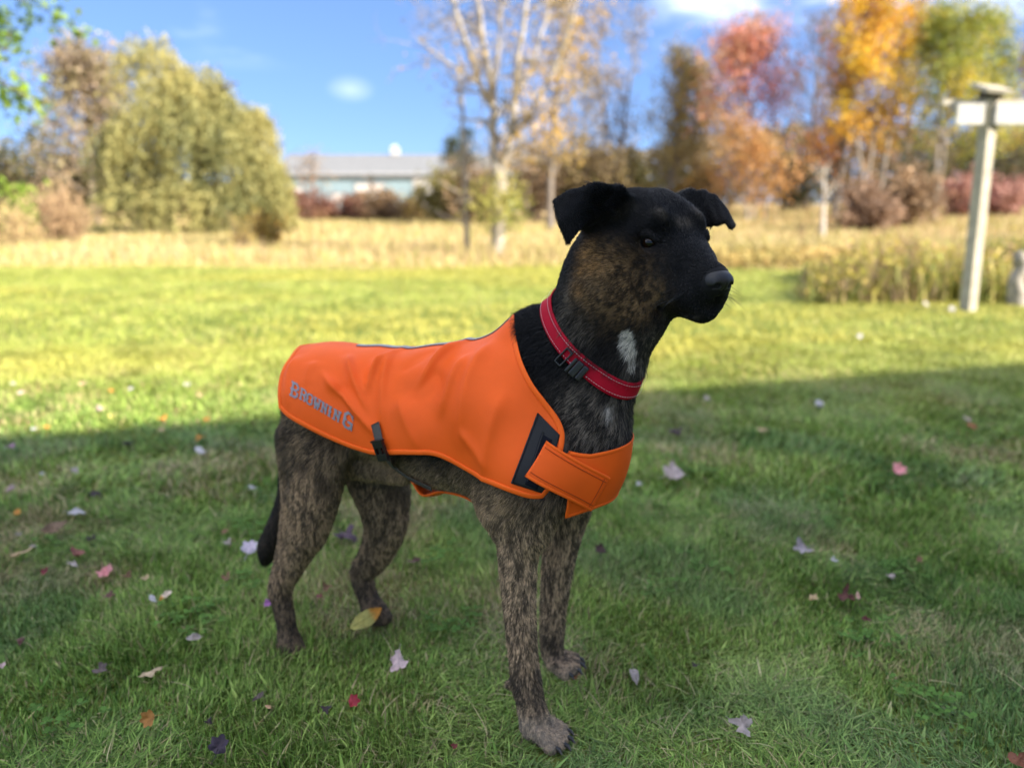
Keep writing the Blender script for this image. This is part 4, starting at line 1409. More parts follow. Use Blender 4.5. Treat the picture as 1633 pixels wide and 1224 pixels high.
def neck(fd):
    chain(fd, [(874, 594, 80), (925, 560, 80), (960, 495, 77), (985, 425, 73)], 0, 0.035, 0.8)
    chain(fd, [(905, 650, 80), (972, 590, 46), (998, 547, 36), (1012, 500, 34)], 0, 0.03, 0.8)
    fd.cone(P(980, 450)[0], H(-0.05, 0, -0.01), 0.062, 0.056, 0.03)
    fd.cone(P(1018, 500)[0], H(-0.02, 0, -0.045), 0.034, 0.036, 0.03)


fd = Field((-0.62, -0.20, -0.02), (0.36, 0.235, 0.86), 0.0026)
torso(fd)
neck(fd)
hind_far(fd); hind_near(fd); front_far(fd); front_near(fd)
# sheath and tucked belly
chain(fd, [(560, 735, 26), (640, 752, 20)], 0, 0.03)
# tail
chain(fd, [(480, 630, 22), (468, 720, 20), (464, 790, 20), (446, 842, 20), (420, 886, 15), (401, 917, 5)], 0.0, 0.02)
head(fd)
ears(fd)
dv, df_ = surface_nets(fd)
DOG_BASE = d2w(np.array([-0.17, 0, 0.0]))
m_body = mat('dog_skin_and_undercoat', rough=0.75, spec=0.25, attr=True)
def blobs(p, lst, mirror=True):
    """weights of soft patches of the coat; lst: (dog-frame point, radius)"""
    w = np.zeros(len(p))
    for c, r in lst:
        w = np.maximum(w, np.exp(-((p - c) ** 2).sum(1) / (r * r)))
        if mirror:
            w = np.maximum(w, np.exp(-((p - c * [1, -1, 1]) ** 2).sum(1) / (r * r)))
    return w


def bpts(lst):
    d = np.array([rayd(x, y) for x, y, r in lst])
    q = march(fd, CAMD, d, 0.002, 90, 0.6, 2.0)
    return [(q[i], lst[i][2]) for i in range(len(lst))]


def mirror_head(lst):
    """head patches, reflected in the head's own mid plane"""
    out = list(lst)
    for c, r in lst:
        l = HR.T @ (c - HC); l[1] *= -1
        out.append((HC + HR @ l, r))
    return out


def march(f, o, d, off, n=70, t0=0.5, t1=2.2):
    """first point along rays o + t d where the field equals off; where missed, the closest approach"""
    o, d = np.broadcast_to(o, d.shape), d / np.linalg.norm(d, axis=-1, keepdims=True)
    t = np.full(d.shape[:-1], t0)
    best, bt = np.full(t.shape, 9.0), t.copy()
    for _ in range(n):
        v = f.sample(o + t[..., None] * d) - off
        up = v < best
        best = np.where(up, v, best); bt = np.where(up, t, bt)
        t = np.minimum(t + 0.85 * np.clip(v, -0.02, 0.05), t1)
    return o + bt[..., None] * d


B_CHEEK = mirror_head(bpts([(1000, 440, .030), (970, 425, .030), (985, 480, .034), (1015, 485, .026), (960, 470, .03), (1035, 470, .02)]))
B_RIM = mirror_head(bpts([(938, 402, .016), (946, 420, .018), (930, 430, .014), (925, 460, .014)]))  # tan rim behind the ear, its colour brightened as if backlit
B_NECK = bpts([(912, 470, .030), (905, 500, .026), (925, 520, .022), (935, 450, .02), (1035, 570, .03), (1040, 545, .02)])
B_CHEST = bpts([(950, 655, .045), (975, 680, .04), (935, 690, .04), (920, 640, .03), (990, 640, .03)])
B_WHITE = bpts([(1001, 535, .010), (1002, 547, .012), (1007, 561, .010), (1011, 577, .007)])
B_WHITE2 = bpts([(973, 650, .006), (973, 660, .006)])
B_BROW = mirror_head(bpts([(1055, 338, .008), (1060, 345, .006), (1096, 356, .008)]))
B_LIP = bpts([(1062, 504, .006), (1078, 506, .005), (1094, 507, .005), (1110, 507, .005)])
B_SHEEN = mirror_head(bpts([(1003, 335, .010), (990, 343, .009), (1015, 330, .008)]))
B_BELLY = bpts([(620, 745, .05), (700, 780, .05), (760, 810, .05), (800, 800, .03)])
C_BLACK, C_DARK = np.array([0.0042, 0.0042, 0.0050]), np.array([0.016, 0.012, 0.009])
C_TAN, C_GREY, C_CREAM, C_RUST, C_BROWN = np.array([0.27, 0.185, 0.105]), np.array([0.24, 0.20, 0.155]), np.array([0.62, 0.57, 0.50]), np.array([0.40, 0.215, 0.075]), np.array([0.16, 0.098, 0.045])


def coat(p, jit=0.0):
    """colour of the brindle coat at dog-frame points"""
    q = p * [190, 190, 58]
    n1 = fbm(q, 3, 3)
    n2 = fbm(p * [480, 480, 170], 2, 9)
    nh = fbm(p * [260, 260, 150], 2, 12)
    n3 = fbm(p * 14, 2, 21)
    br = ss(0.42, 0.62, 0.55 * n1 + 0.45 * n2 + jit)
    nh = nh + jit
    z, s = p[:, 2], p[:, 0]
    legs = 1 - ss(0.30, 0.44, z)
    rear = 1 - ss(-0.30, -0.18, s)
    base = np.tile(C_BLACK, (len(p), 1))

    def mixin(c, w):
        nonlocal base
        base = base * (1 - w[:, None]) + c * w[:, None]
    # thigh: dark brindle
    mixin(C_DARK * 1.2, rear)
    mixin(C_TAN * 1.35, rear * (0.10 + 0.76 * br * ss(0.40, 0.62, n3 + 0.12)))
    # legs: grey-tan with dark flecks
    front = 1 - rear
    lt = legs * front
    mixin(C_DARK * 1.6, lt)
    mixin(np.array([0.58, 0.41, 0.25]), lt * (0.14 + 0.84 * br))
    lr = legs * rear
    mixin(C_TAN * 1.8, lr * (0.12 + 0.76 * br * ss(0.32, 0.60, n3 + 0.05)))
    mixin(C_BLACK * 2.4, legs * rear * (1 - ss(0.05, 0.16, z)) * 0.65)          # dark hind pasterns
    mixin(C_BLACK * 3.5, legs * front * ss(0.03, 0.05, z) * (1 - ss(0.075, 0.12, z)) * 0.45)
    mixin(C_GREY * 1.2, legs * front * (1 - ss(0.02, 0.045, z)) * 0.6)          # pale toes
    torso_w = (1 - legs)
    mixin(C_TAN * 1.7, blobs(p, B_BELLY) * (0.35 + 0.6 * br) * 0.95)
    hl = HR.T @ (p - HC).T
    hd = np.linalg.norm(p - HC, axis=1)
    headw = 1 - ss(0.125, 0.16, hd)
    mixin(C_GREY * 0.95, blobs(p, B_CHEST) * (0.10 + 0.80 * br) * (1 - headw))
    mixin(C_GREY * 0.75, blobs(p, B_NECK) * (0.12 + 0.7 * br))
    ck = blobs(p, B_CHEEK, False)
    mixin(C_BROWN * 1.9, ck * (0.12 + 0.75 * ss(0.36, 0.66, 0.25 * n1 + 0.75 * nh)))
    mixin(C_RUST, blobs(p, B_RIM, False) * (0.30 + 0.6 * br))
    mixin(C_GREY * 0.55, blobs(p, B_BROW, False) * 0.6)
    mixin(C_CREAM * 1.1, np.clip(blobs(p, B_WHITE) * 2.6 - 0.75 - 0.35 * (n2 < 0.4), 0, 0.95))
    mixin(C_GREY * 0.5, blobs(p, B_LIP, False) * 0.4)
    mixin(C_GREY * 0.35, blobs(p, B_SHEEN, False) * 0.35)  # sky highlights on the forehead painted in as paler hair
    mixin(C_CREAM, blobs(p, B_WHITE2, False) * 0.8)
    # the tail is black, the inside of the hind legs paler
    tail = rear * (1 - ss(0.035, 0.05, np.abs(p[:, 1]))) * (1 - ss(-0.47, -0.44, s))
    mixin(C_BLACK * 1.3, tail * 0.9)
    return base


dvn = fd.grad(dv, 0.003)
dcol = coat(dv)
dog = mesh_np('dog', d2w(dv) - DOG_BASE, df_, m_body, None, True, col=dcol * 0.9)
dog.location = DOG_BASE
tag(dog, 'dark brindle dog with folded ears standing on the grass, head turned right', 'dog')

# eyes
m_eye = mat('dark_brown_eye', (0.02, 0.02, 0.02), 0.08, 0.35, attr=True)
for s_ in (-1, 1):
    bm = bmesh.new()
    bmesh.ops.create_uvsphere(bm, u_segments=32, v_segments=20, radius=0.0118)
    me = bpy.data.meshes.new('eye')
    bm.to_mesh(me); bm.free()
    n_ = len(me.vertices)
    co = np.empty(n_ * 3, np.float32); me.vertices.foreach_get('co', co); co = co.reshape(-1, 3)
    ax = np.array([0.80, 0.58 * s_, 0.05]); ax /= np.linalg.norm(ax)
    cosv = co @ ax / 0.0118
    c = np.where(cosv[:, None] > 0.93, [0.002, 0.002, 0.002], np.where(cosv[:, None] > 0.70, [0.016, 0.007, 0.003], [0.010, 0.009, 0.008]))
    at_ = me.attributes.new('col', 'FLOAT_COLOR', 'POINT')
    at_.data.foreach_set('color', np.concatenate([c, np.ones((n_, 1))], 1).astype(np.float32).ravel())
    w = d2w(H(0.0300, 0.0378 * s_, 0.0158)) - DOG_BASE
    me.vertices.foreach_set('co', (co @ HRW.T + w).astype(np.float32).ravel())
    link('eye', me, m_eye, dog)

# nose leather
nf = Field(H(0.112, 0, -0.012) - 0.04, H(0.112, 0, -0.012) + 0.04, 0.0009)


def nell(x, y, z, r, k=0.004, cut=False):
    nf.ell(H(x, y, z), np.array(r) * HS, HR, k, cut)


nell(0.111, 0, -0.012, (0.0175, 0.0200, 0.0135), 0.004)
nell(0.112, 0, -0.021, (0.012, 0.012, 0.010), 0.006)
for s_ in (-1, 1):
    nell(0.116, 0.0105 * s_, -0.014, (0.010, 0.0075, 0.0085), 0.004)
for s_ in (-1, 1):
    nell(0.1265, 0.0095 * s_, -0.0155, (0.006, 0.0042, 0.0034), 0.002, True)
    nf.cone(H(0.124, 0.012 * s_, -0.0165), H(0.114, 0.0195 * s_, -0.0195), 0.0022, 0.0014, 0.002, 1.0, True)
nf.cone(H(0.130, 0, -0.012), H(0.122, 0, -0.032), 0.0009, 0.0009, 0.002, 1.0, True)
nv, nfc = surface_nets(nf)
m_nose = mat('black_nose_leather', (0.007, 0.007, 0.008), 0.5, 0.5, bump=0.7, bscale=1600)
mesh_np('nose', d2w(nv) - DOG_BASE, nfc, m_nose, dog)

# claws of the front paws
m_claw = mat('dark_claw', (0.03, 0.026, 0.022), 0.35, 0.5)
for w, x0, y0, tips in ((-0.07, 866, 1163, ((21, 17, -0.018), (29, 19, -0.006), (29, 16, 0.007), (22, 11, 0.018))),
                        (0.07, 890, 1050, ((17, 15, -0.018), (25, 14, -0.006), (25, 11, 0.007), (19, 8, 0.018)))):
    for dx, dy, dl in tips:
        b = P(x0 + dx, y0 + dy, w)[0] + [0, dl, 0]
        pts = [b + [0.005, 0, 0.003], b + [0.014, dl * 0.05, 0.002], b + [0.019, dl * 0.1, -0.004]]
        v, f = tube(pts, [0.0036, 0.0031, 0.0009], 8)
        mesh_np('claw', d2w(v) - DOG_BASE, f, m_claw, dog)
# ================================================================== orange vest
vf = Field((-0.72, -0.26, 0.10), (0.36, 0.26, 0.80), 0.006)
torso(vf, 0.055)
_a, _m = P(524, 640); _b, _ = P(430, 632)
vf.cone(_a, _b, 76 * _m, 70 * _m, 0.05, 0.86)
for _s in (-1, 1):
    _q = [(P(516, 652, -0.045), 60), (P(502, 720, -0.055), 56), (P(497, 770, -0.066), 44)]
    vf.cones([(p[0] * [1, -_s, 1], r * p[1]) for p, r in _q], 0.06, 0.85)
    _q = [(P(876, 611, -0.016), 75), (P(905, 588, -0.016), 74)]
    vf.cones([(p[0] * [1, -_s, 1], r * p[1]) for p, r in _q], 0.015, 0.90)
    _q = [(P(600, 690, -0.03), 62), (P(700, 715, -0.03), 70)]
    vf.cones([(p[0] * [1, -_s, 1], r * p[1]) for p, r in _q], 0.05, 0.85)

ZS = np.array([P(x, y)[0] for x, y in ((430, 640), (524, 640), (612, 640), (720, 655), (822, 664), (903, 668))])


def zc(s):
    return np.interp(s, ZS[:, 0], ZS[:, 2])


def march(f, o, d, off, n=70, t0=0.5, t1=2.2):
    """first point along rays o + t d where the field equals off; where missed, the closest approach"""
    o, d = np.broadcast_to(o, d.shape), d / np.linalg.norm(d, axis=-1, keepdims=True)
    t = np.full(d.shape[:-1], t0)
    best, bt = np.full(t.shape, 9.0), t.copy()
    for _ in range(n):
        v = f.sample(o + t[..., None] * d) - off
        up = v < best
        best = np.where(up, v, best); bt = np.where(up, t, bt)
        t = np.minimum(t + 0.85 * np.clip(v, -0.02, 0.05), t1)
    return o + bt[..., None] * d


OFF = 0.008


def px_body(pts, off=OFF, f=None):
    d = np.array([rayd(x, y) for x, y in pts])
    return march(f or vf, CAMD, d, off, 90, 0.6, 2.0)


def to_st(p):
    return np.stack([p[:, 0], np.arctan2(-p[:, 1], p[:, 2] - zc(p[:, 0]))], 1)


NS, NT = 150, 121
GS, GT = np.linspace(-0.62, 0.30, NS), np.linspace(-2.2, 2.2, NT)
_S, _T = np.meshgrid(GS, GT, indexing='ij')
_d = np.stack([np.zeros_like(_S), -np.sin(_T), np.cos(_T)], -1)
_o = np.stack([_S, np.zeros_like(_S), zc(_S)], -1)
_p = march(vf, _o + 0.34 * _d, -_d, OFF, 60, 0.0, 0.34)
RT = np.linalg.norm(_p - _o, axis=-1)
for _ in range(6):      # the cloth spans small hollows
    RT[1:-1] = 0.25 * (RT[:-2] + 2 * RT[1:-1] + RT[2:])
    RT[:, 1:-1] = 0.25 * (RT[:, :-2] + 2 * RT[:, 1:-1] + RT[:, 2:])

# folds of the cloth: (from px, to px, width px, height m, sharp side)
FOLDS = [((750, 528), (672, 608), 15, 0.011, 0.4), ((742, 580), (706, 655), 18, 0.008, 0.5), ((700, 600), (655, 640), 22, -0.006, 1),
         ((526, 606), (604, 692), 10, 0.009, 0.5), ((559, 575), (588, 650), 11, 0.008, 0.5), ((610, 578), (588, 622), 9, 0.007, 0.6),
         ((624, 575), (612, 665), 14, 0.007, 0.6), ((648, 556), (600, 596), 10, 0.006, 0.6), ((775, 560), (735, 690), 24, 0.008, 0.8),
         ((800, 640), (770, 760), 20, 0.005, 0.8), ((640, 640), (668, 712), 20, 0.005, 0.8), ((545, 620), (560, 665), 10, -0.004, 1), ((470, 575), (458, 640), 14, 0.004, 1),
         ((740, 690), (775, 740), 10, 0.004, 0.7), ((690, 560), (640, 590), 12, -0.005, 1), ((500, 580), (488, 612), 10, 0.003, 1)]
_fl = []
for (x0, y0), (x1, y1), w, hgt, sh in FOLDS:
    q = to_st(px_body([(x0, y0), (x1, y1)]))
    m = P(0.5 * (x0 + x1), 0.5 * (y0 + y1), -0.08)[1]
    _fl.append((q[0] * [1, 0.11], q[1] * [1, 0.11], w * m, hgt, sh))


def wrinkle(s, t):
    p = np.stack([s, t * 0.11], -1)
    out = np.zeros(np.shape(s))
    for a, b, w, hgt, sh in _fl:
        d = b - a
        L = np.linalg.norm(d); d = d / L
        u = (p - a) @ d / L
        e = (p - a) @ np.array([-d[1], d[0]])
        ww = np.where(e > 0, w, w * sh)
        out = out + 1.9 * hgt * np.exp(-np.abs(e / ww) ** 1.05) * np.clip(1.25 - 0.75 * u, 0.3, 1) * ss(-0.25, 0.15, u) * (1 - ss(0.8, 1.3, u))
    return np.maximum(out, -0.004)


def vest_pt(s, t, extra=0.0):
    s, t = np.asarray(s, float), np.asarray(t, float)
    fi = np.clip((s - GS[0]) / (GS[1] - GS[0]), 0, NS - 1.001); fj = np.clip((t - GT[0]) / (GT[1] - GT[0]), 0, NT - 1.001)
    i, j = fi.astype(int), fj.astype(int); a, b = fi - i, fj - j
    r = (1 - a) * (1 - b) * RT[i, j] + a * (1 - b) * RT[i + 1, j] + (1 - a) * b * RT[i, j + 1] + a * b * RT[i + 1, j + 1]
    r = r + (wrinkle(s, t) * (t >= 0) + 0.8 * wrinkle(s, -t)  * (t < 0)) * (0.3 + 0.7 * ss(0.05, 0.45, np.abs(t))) + extra
    return np.stack([s, -r * np.sin(t), zc(s) + r * np.cos(t)], -1)


def resample(p, n):
    p = np.asarray(p, float)
    d = np.concatenate([[0], np.cumsum(np.linalg.norm(np.diff(p, axis=0), axis=1))])
    u = np.linspace(0, d[-1], n)
    return np.stack([np.interp(u, d, p[:, k]) for k in range(p.shape[1])], 1)


def edge(pts, n, k=5):
    return resample(catmull(np.array(pts, float), 6), n)


NU, NV = 170, 70
e_rear = to_st(px_body(edge([(481, 556), (464, 580), (450, 606), (446, 628), (447, 648)], NV)))
e_bot = to_st(px_body(edge([(447, 648), (462, 663), (500, 684), (545, 705), (580, 717), (602, 721), (650, 720), (690, 722), (720, 733), (760, 755), (800, 776), (840, 791), (862, 793)], NU)))
e_front = to_st(px_body(edge([(823, 515), (824, 542), (829, 575), (838, 603), (853, 630), (870, 651), (887, 672), (896, 690), (898, 704), (894, 725), (884, 755), (876, 778), (862, 793)], NV)))
_w = np.linspace(1, 0, NV) ** 2
e_front[:, 0] += (P(818, 515)[0][0] - e_front[0, 0]) * _w
e_rear[:, 0] += (P(481, 556)[0][0] - e_rear[0, 0]) * _w
e_rear[:, 1] -= e_rear[0, 1] * np.linspace(1, 0, NV); e_front[:, 1] -= e_front[0, 1] * np.linspace(1, 0, NV)
e_top = np.stack([np.linspace(e_rear[0, 0], e_front[0, 0], NU), np.zeros(NU)], 1)
u_, v_ = np.linspace(0, 1, NU)[:, None, None], np.linspace(0, 1, NV)[None, :, None]
ST = ((1 - v_) * e_top[:, None] + v_ * e_bot[:, None] + (1 - u_) * e_rear[None] + u_ * e_front[None]
      - ((1 - u_) * (1 - v_) * e_top[0] + u_ * (1 - v_) * e_top[-1] + (1 - u_) * v_ * e_bot[0] + u_ * v_ * e_bot[-1]))
near = vest_pt(ST[..., 0], ST[..., 1])
far = vest_pt(ST[:, 1:, 0], -ST[:, 1:, 1])
panel = np.concatenate([far[:, ::-1], near], 1)
for _ in range(1):
    panel[1:-1, 1:-1] = 0.2 * (panel[1:-1, 1:-1] + panel[:-2, 1:-1] + panel[2:, 1:-1] + panel[1:-1, :-2] + panel[1:-1, 2:])
VEST_BASE = DOG_BASE + np.array([0, 0, 0.5])

m_orange = mat('orange_ripstop_cloth', (0.90, 0.118, 0.009), 0.6, 0.22, bump=0.12, bscale=900, noise=0.07, nscale=18)
m_binding = mat('orange_binding_tape', (0.95, 0.135, 0.010), 0.6, 0.22, bump=0.25, bscale=1500)
m_grey_print = mat('reflective_grey_print', (0.22, 0.22, 0.24), 0.4, 0.6)
m_black_web = mat('black_webbing', (0.012, 0.012, 0.013), 0.6, 0.35, bump=0.3, bscale=900)
m_grey_web = mat('grey_webbing', (0.075, 0.068, 0.060), 0.7, 0.3, bump=0.4, bscale=900)
m_plastic = mat('black_plastic', (0.012, 0.012, 0.013), 0.35, 0.5)


def vw(p):
    return d2w(p) - VEST_BASE


def solid(o, th, off=-1.0):
    m = o.modifiers.new('thickness', 'SOLIDIFY')
    m.thickness, m.offset = th, off
    return o


vest = empty('dog_vest', VEST_BASE)
tag(vest, 'bright orange safety vest with grey lettering buckled around the standing dog', 'dog vest')
n1 = panel.shape[1]
solid(mesh_np('back_panel', vw(panel.reshape(-1, 3)), grid_faces(NU, n1)[:, ::-1], m_orange, vest), 0.0018)


def ribbon(curve, nrm, w, th, name, m, parent, n=10):
    v, f = tube(curve, w, n, flat=th / w, nrm=nrm)
    return mesh_np(name, vw(v), f, m, parent)


def field_n(p, f=vf):
    return f.grad(p)


rim = np.concatenate([panel[0, ::1], panel[1:, -1], panel[-1, ::-1][1:], panel[::-1, 0][1:]])
rim = resample(rim, 520)
_n = field_n(rim)
ribbon(rim + _n * 0.0005, _n, 0.0040, 0.0013, 'binding', m_binding, vest)
# grey reflective piping along the spine
pc = resample(panel[int(NU * 0.30):NU - 2, NV - 1], 80) + [0, 0, 0.0012]
ribbon(pc, np.tile([0, 0, 1.0], (80, 1)), 0.007, 0.0016, 'spine_piping', m_grey_print, vest)


def px_vest(pts, extra):
    st = to_st(px_body(pts))
    return vest_pt(st[:, 0], st[:, 1], extra)


# lettering, as flat print
GLY = {
    'B': ["11111110.", "11111111.", ".11...111", ".11....11", ".11....11", ".11...111", "1111111..", "1111111..", ".11...111", ".11....11", ".11....11", ".11...111", "11111111.", "1111111.."],
    'R': ["1111111..", "11111111.", ".11...111", ".11....11", ".11....11", ".11...111", ".1111111.", "11111111.", ".11..111.", ".11...11.", ".11...111", ".11....11", "1111..111", "1111..111"],
    'O': ["..11111..", ".1111111.", "111...111", "11.....11", "11.....11", "11.....11", "111...111", "111...111", "11.....11", "11.....11", "11.....11", "111...111", ".1111111.", "..11111.."],
    'W': ["1111.1111", "1111.1111", ".11...11.", ".11...11.", ".11.1.11.", ".11.1.11.", ".1111111.", ".1111111.", ".1111111.", ".1111111.", "..11.11..", "..11.11..", "..11.11..", "..11.11.."],
    'N': ["1111.1111", "1111.1111", ".111..11.", ".111..11.", ".1111.11.", ".1111.11.", ".1111111.", ".11.1111.", ".11.1111.", ".11..111.", ".11..111.", ".11...11.", "1111..11.", "1111..11."],
    'I': ["..11111..", "..11111..", "...111...", "...111...", "...111...", "...111...", "..11111..", "..11111..", "...111...", "...111...", "...111...", "...111...", "..11111..", "..11111.."],
    'G': ["..11111.1", ".11111111", "111...111", "11.....11", "11......1", "11.......", "111......", "111.11111", "11..11111", "11.....11", "11.....11", "111...111", ".11111111", "..11111.1"],
}
WORD = [('B', 463.5, 630.5, 11.5, 23), ('R', 477.5, 635.5, 10, 18), ('O', 488.0, 642.0, 10.5, 17), ('W', 499.0, 648.5, 12, 17), ('N', 511.5, 655.5, 10.5, 16.5),
        ('I', 521.0, 661.0, 9, 16.5), ('N', 530.5, 667.0, 12, 17), ('G', 546.0, 678.0, 16, 25)]
lp, lq = [], []
for ch, x, y, w, hh in WORD:
    g = GLY[ch]
    for r in range(14):
        for c in range(9):
            if g[r][c] == '1':
                for dc, dr in ((0, 0), (1, 0), (1, 1), (0, 1)):
                    uu, vv = (c + dc) / 9.0, (14 - r - dr) / 14.0
                    lp.append((x + uu * w + vv * 0.2 * hh, y + uu * w * 0.56 - vv * hh))
lq = np.arange(len(lp)).reshape(-1, 4)
mesh_np('lettering', vw(px_vest(lp, 0.0016)), lq[:, ::-1], m_grey_print, vest)


def px_patch(tl, tr, br, bl, nu, nv, fn):
    u, v = np.meshgrid(np.linspace(0, 1, nu), np.linspace(0, 1, nv), indexing='ij')
    q = ((1 - u) * (1 - v))[..., None] * np.array(tl) + (u * (1 - v))[..., None] * np.array(tr) + (u * v)[..., None] * np.array(br) + ((1 - u) * v)[..., None] * np.array(bl)
    return fn(q.reshape(-1, 2)).reshape(nu, nv, 3)


def patch_obj(name, g, m, parent, th, off=-1.0):
    o = mesh_np(name, vw(g.reshape(-1, 3)), grid_faces(g.shape[0], g.shape[1])[:, ::-1], m, parent)
    return solid(o, th, off)


vp = patch_obj('fastening_patch', px_patch((859, 658), (894, 693), (867, 788), (815, 770), 16, 30, lambda q: px_vest(q, 0.0018)), m_black_web, vest, 0.0012)
m_loop = mat('velcro_loop', (0.010, 0.011, 0.016), 0.95, 0.1, bump=0.8, bscale=1200)
lo_ = patch_obj('loop_strip', px_patch((865, 690), (882, 700), (857, 780), (838, 771), 8, 24, lambda q: px_vest(q, 0.0032)), m_loop, vp, 0.0012)
for q in ([(860, 659), (817, 768)], [(868, 688), (842, 766)]):
    c = px_vest(resample(q, 24), 0.003)
    ribbon(c, field_n(c), 0.0012, 0.0008, 'stitched_seam', m_black_web, vp)

# chest band, in a frame round the upright axis of the chest
S0 = P(850, 720)[0][0]
cf = Field((-0.2, -0.26, 0.10), (0.36, 0.26, 0.80), 0.006)
torso(cf, 0.055)
for _s in (-1, 1):
    _a = P(870, 740, 0)[0] + [0, 0.062 * _s, 0]; _b = P(880, 830, 0)[0] + [0, 0.055 * _s, 0]
    cf.cone(_a, _b, 0.05, 0.04, 0.06)
cf.ell(P(905, 745)[0], (0.068, 0.062, 0.072), None, 0.04)


def to_fz(p):
    return np.stack([np.arctan2(-p[:, 1], p[:, 0] - S0), p[:, 2]], 1)


def chest_pt(ph, z, off):
    d = np.stack([np.cos(ph), -np.sin(ph), np.zeros_like(ph)], -1)
    o = np.stack([np.full_like(ph, S0), np.zeros_like(ph), z], -1)
    return march(cf, o + 0.3 * d, -d, off, 60, 0.0, 0.3)


_tp = to_fz(px_body([(872, 706), (899, 721), (925, 727), (946, 729), (970, 724)], 0.012, cf))
_bt = to_fz(px_body([(893, 800), (905, 827), (942, 815), (964, 807), (980, 800)], 0.012, cf))
_st = to_fz(px_body([(838, 757), (870, 704), (972, 763), (943, 813)], 0.012, cf))
if 0:
    print('TOP', np.round(_tp, 3).tolist(), '\nBOT', np.round(_bt, 3).tolist(), '\nSTRAP', np.round(_st, 3).tolist())
# the panel over the breast, from the near side round to the far side
PHN = np.linspace(_st[:, 0].mean(), -1.45, 120)
_t0, _b0 = _tp[::-1], _bt[::-1]
mid = -0.02
z_top = np.interp(PHN, [-1.45, -0.9, -0.55] + list(_t0[:, 0]), [_st[1, 1] + 0.02, _st[1, 1], _t0[0, 1] + 0.012] + list(_t0[:, 1]))
z_bot = np.interp(PHN, [-1.45, -1.0, -0.6] + list(_b0[:, 0]), [_st[0, 1], _st[0, 1] - 0.03, _b0[0, 1] + 0.004] + list(_b0[:, 1]))
vv = np.linspace(0, 1, 24)
zz = z_top[:, None] * (1 - vv) + z_bot[:, None] * vv
g = chest_pt(np.repeat(PHN[:, None], 24, 1).ravel(), zz.ravel(), 0.007).reshape(120, 24, 3)
cp = patch_obj('chest_panel', g, m_orange, vest, 0.0018)
rimc = resample(np.concatenate([g[:, 0], g[-1], g[::-1, -1][1:], g[0, ::-1][1:]]), 260)
ribbon(rimc, field_n(rimc, cf), 0.0028, 0.0011, 'binding', m_binding, cp)


def strap(sgn, off, name):
    """flap from the flank to the middle of the breast; sgn +1 near side, -1 far side"""
    u, v = np.meshgrid(np.linspace(0, 1, 40), np.linspace(0, 1, 16), indexing='ij')
    c = (((1 - u) * (1 - v))[..., None] * _st[1] + (u * (1 - v))[..., None] * _st[2] + (u * v)[..., None] * _st[3] + ((1 - u) * v)[..., None] * _st[0])
    gg = chest_pt(sgn * c[..., 0].ravel() + (0.0 if sgn > 0 else -0.06), c[..., 1].ravel(), off).reshape(40, 16, 3)
    o = mesh_np(name, vw(gg.reshape(-1, 3)), grid_faces(40, 16)[:, ::-1 if sgn > 0 else 1], m_orange, vest)
    solid(o, 0.0012)
    for row in (gg[:, 0], gg[:, -1]):
        ribbon(resample(row, 60), field_n(resample(row, 60), cf), 0.0022, 0.0010, 'binding', m_binding, o)
    for k in (2, 13):
        c2 = resample(gg[1:-1, k], 60) + field_n(resample(gg[1:-1, k], 60), cf) * 0.0006
        ribbon(c2, field_n(c2, cf), 0.0005, 0.0005, 'stitched_seam', m_stitch_o, o, 6)
    c2 = resample(gg[36, 1:-1], 30) + field_n(resample(gg[36, 1:-1], 30), cf) * 0.0006
    ribbon(c2, field_n(c2, cf), 0.0005, 0.0005, 'stitched_seam', m_stitch_o, o, 6)
    return o


m_stitch_o = mat('orange_thread', (0.45, 0.06, 0.01), 0.7, 0.2)
strap(-1, 0.0095, 'chest_strap')
strap(1, 0.0120, 'chest_strap')

# belly panel, seen below the belly between the legs
tf = Field((-0.62, -0.2, 0.1), (0.36, 0.2, 0.80), 0.006)
torso(tf)
chain(tf, [(560, 735, 26), (640, 752, 20)], 0, 0.03)
S1, S2 = P(925, 800)[0][0] - 0.03, P(676, 770)[0][0]
ub = np.linspace(S1, S2, 60)
tb = np.linspace(np.pi - 0.30, np.pi + 0.30, 20)
US, TB = np.meshgrid(ub, tb, indexing='ij')
dd = np.stack([np.zeros_like(US), -np.sin(TB), np.cos(TB)], -1)
oo = np.stack([US, np.zeros_like(US), zc(US)], -1)
gb = march(tf, oo + 0.20 * dd, -dd, 0.0035, 60, 0.0, 0.2)
rb = np.linalg.norm(gb - oo, axis=-1)
for _ in range(30):
    rb[1:-1] = 0.25 * (rb[:-2] + 2 * rb[1:-1] + rb[2:]); rb[:, 1:-1] = 0.25 * (rb[:, :-2] + 2 * rb[:, 1:-1] + rb[:, 2:])
rb = rb + 0.017 * np.exp(-((US - P(697, 780)[0][0]) / 0.022) ** 2)
gb = oo + rb[..., None] * dd
bp = mesh_np('belly_panel', vw(gb.reshape(-1, 3)), grid_faces(60, 20), m_orange, vest)
solid(bp, 0.0018)
rimb = resample(np.concatenate([gb[:, -1], gb[-1, ::-1][1:], gb[::-1, 0][1:]]), 160)
ribbon(rimb, field_n(rimb, fd), 0.0036, 0.0018, 'binding', m_binding, bp)

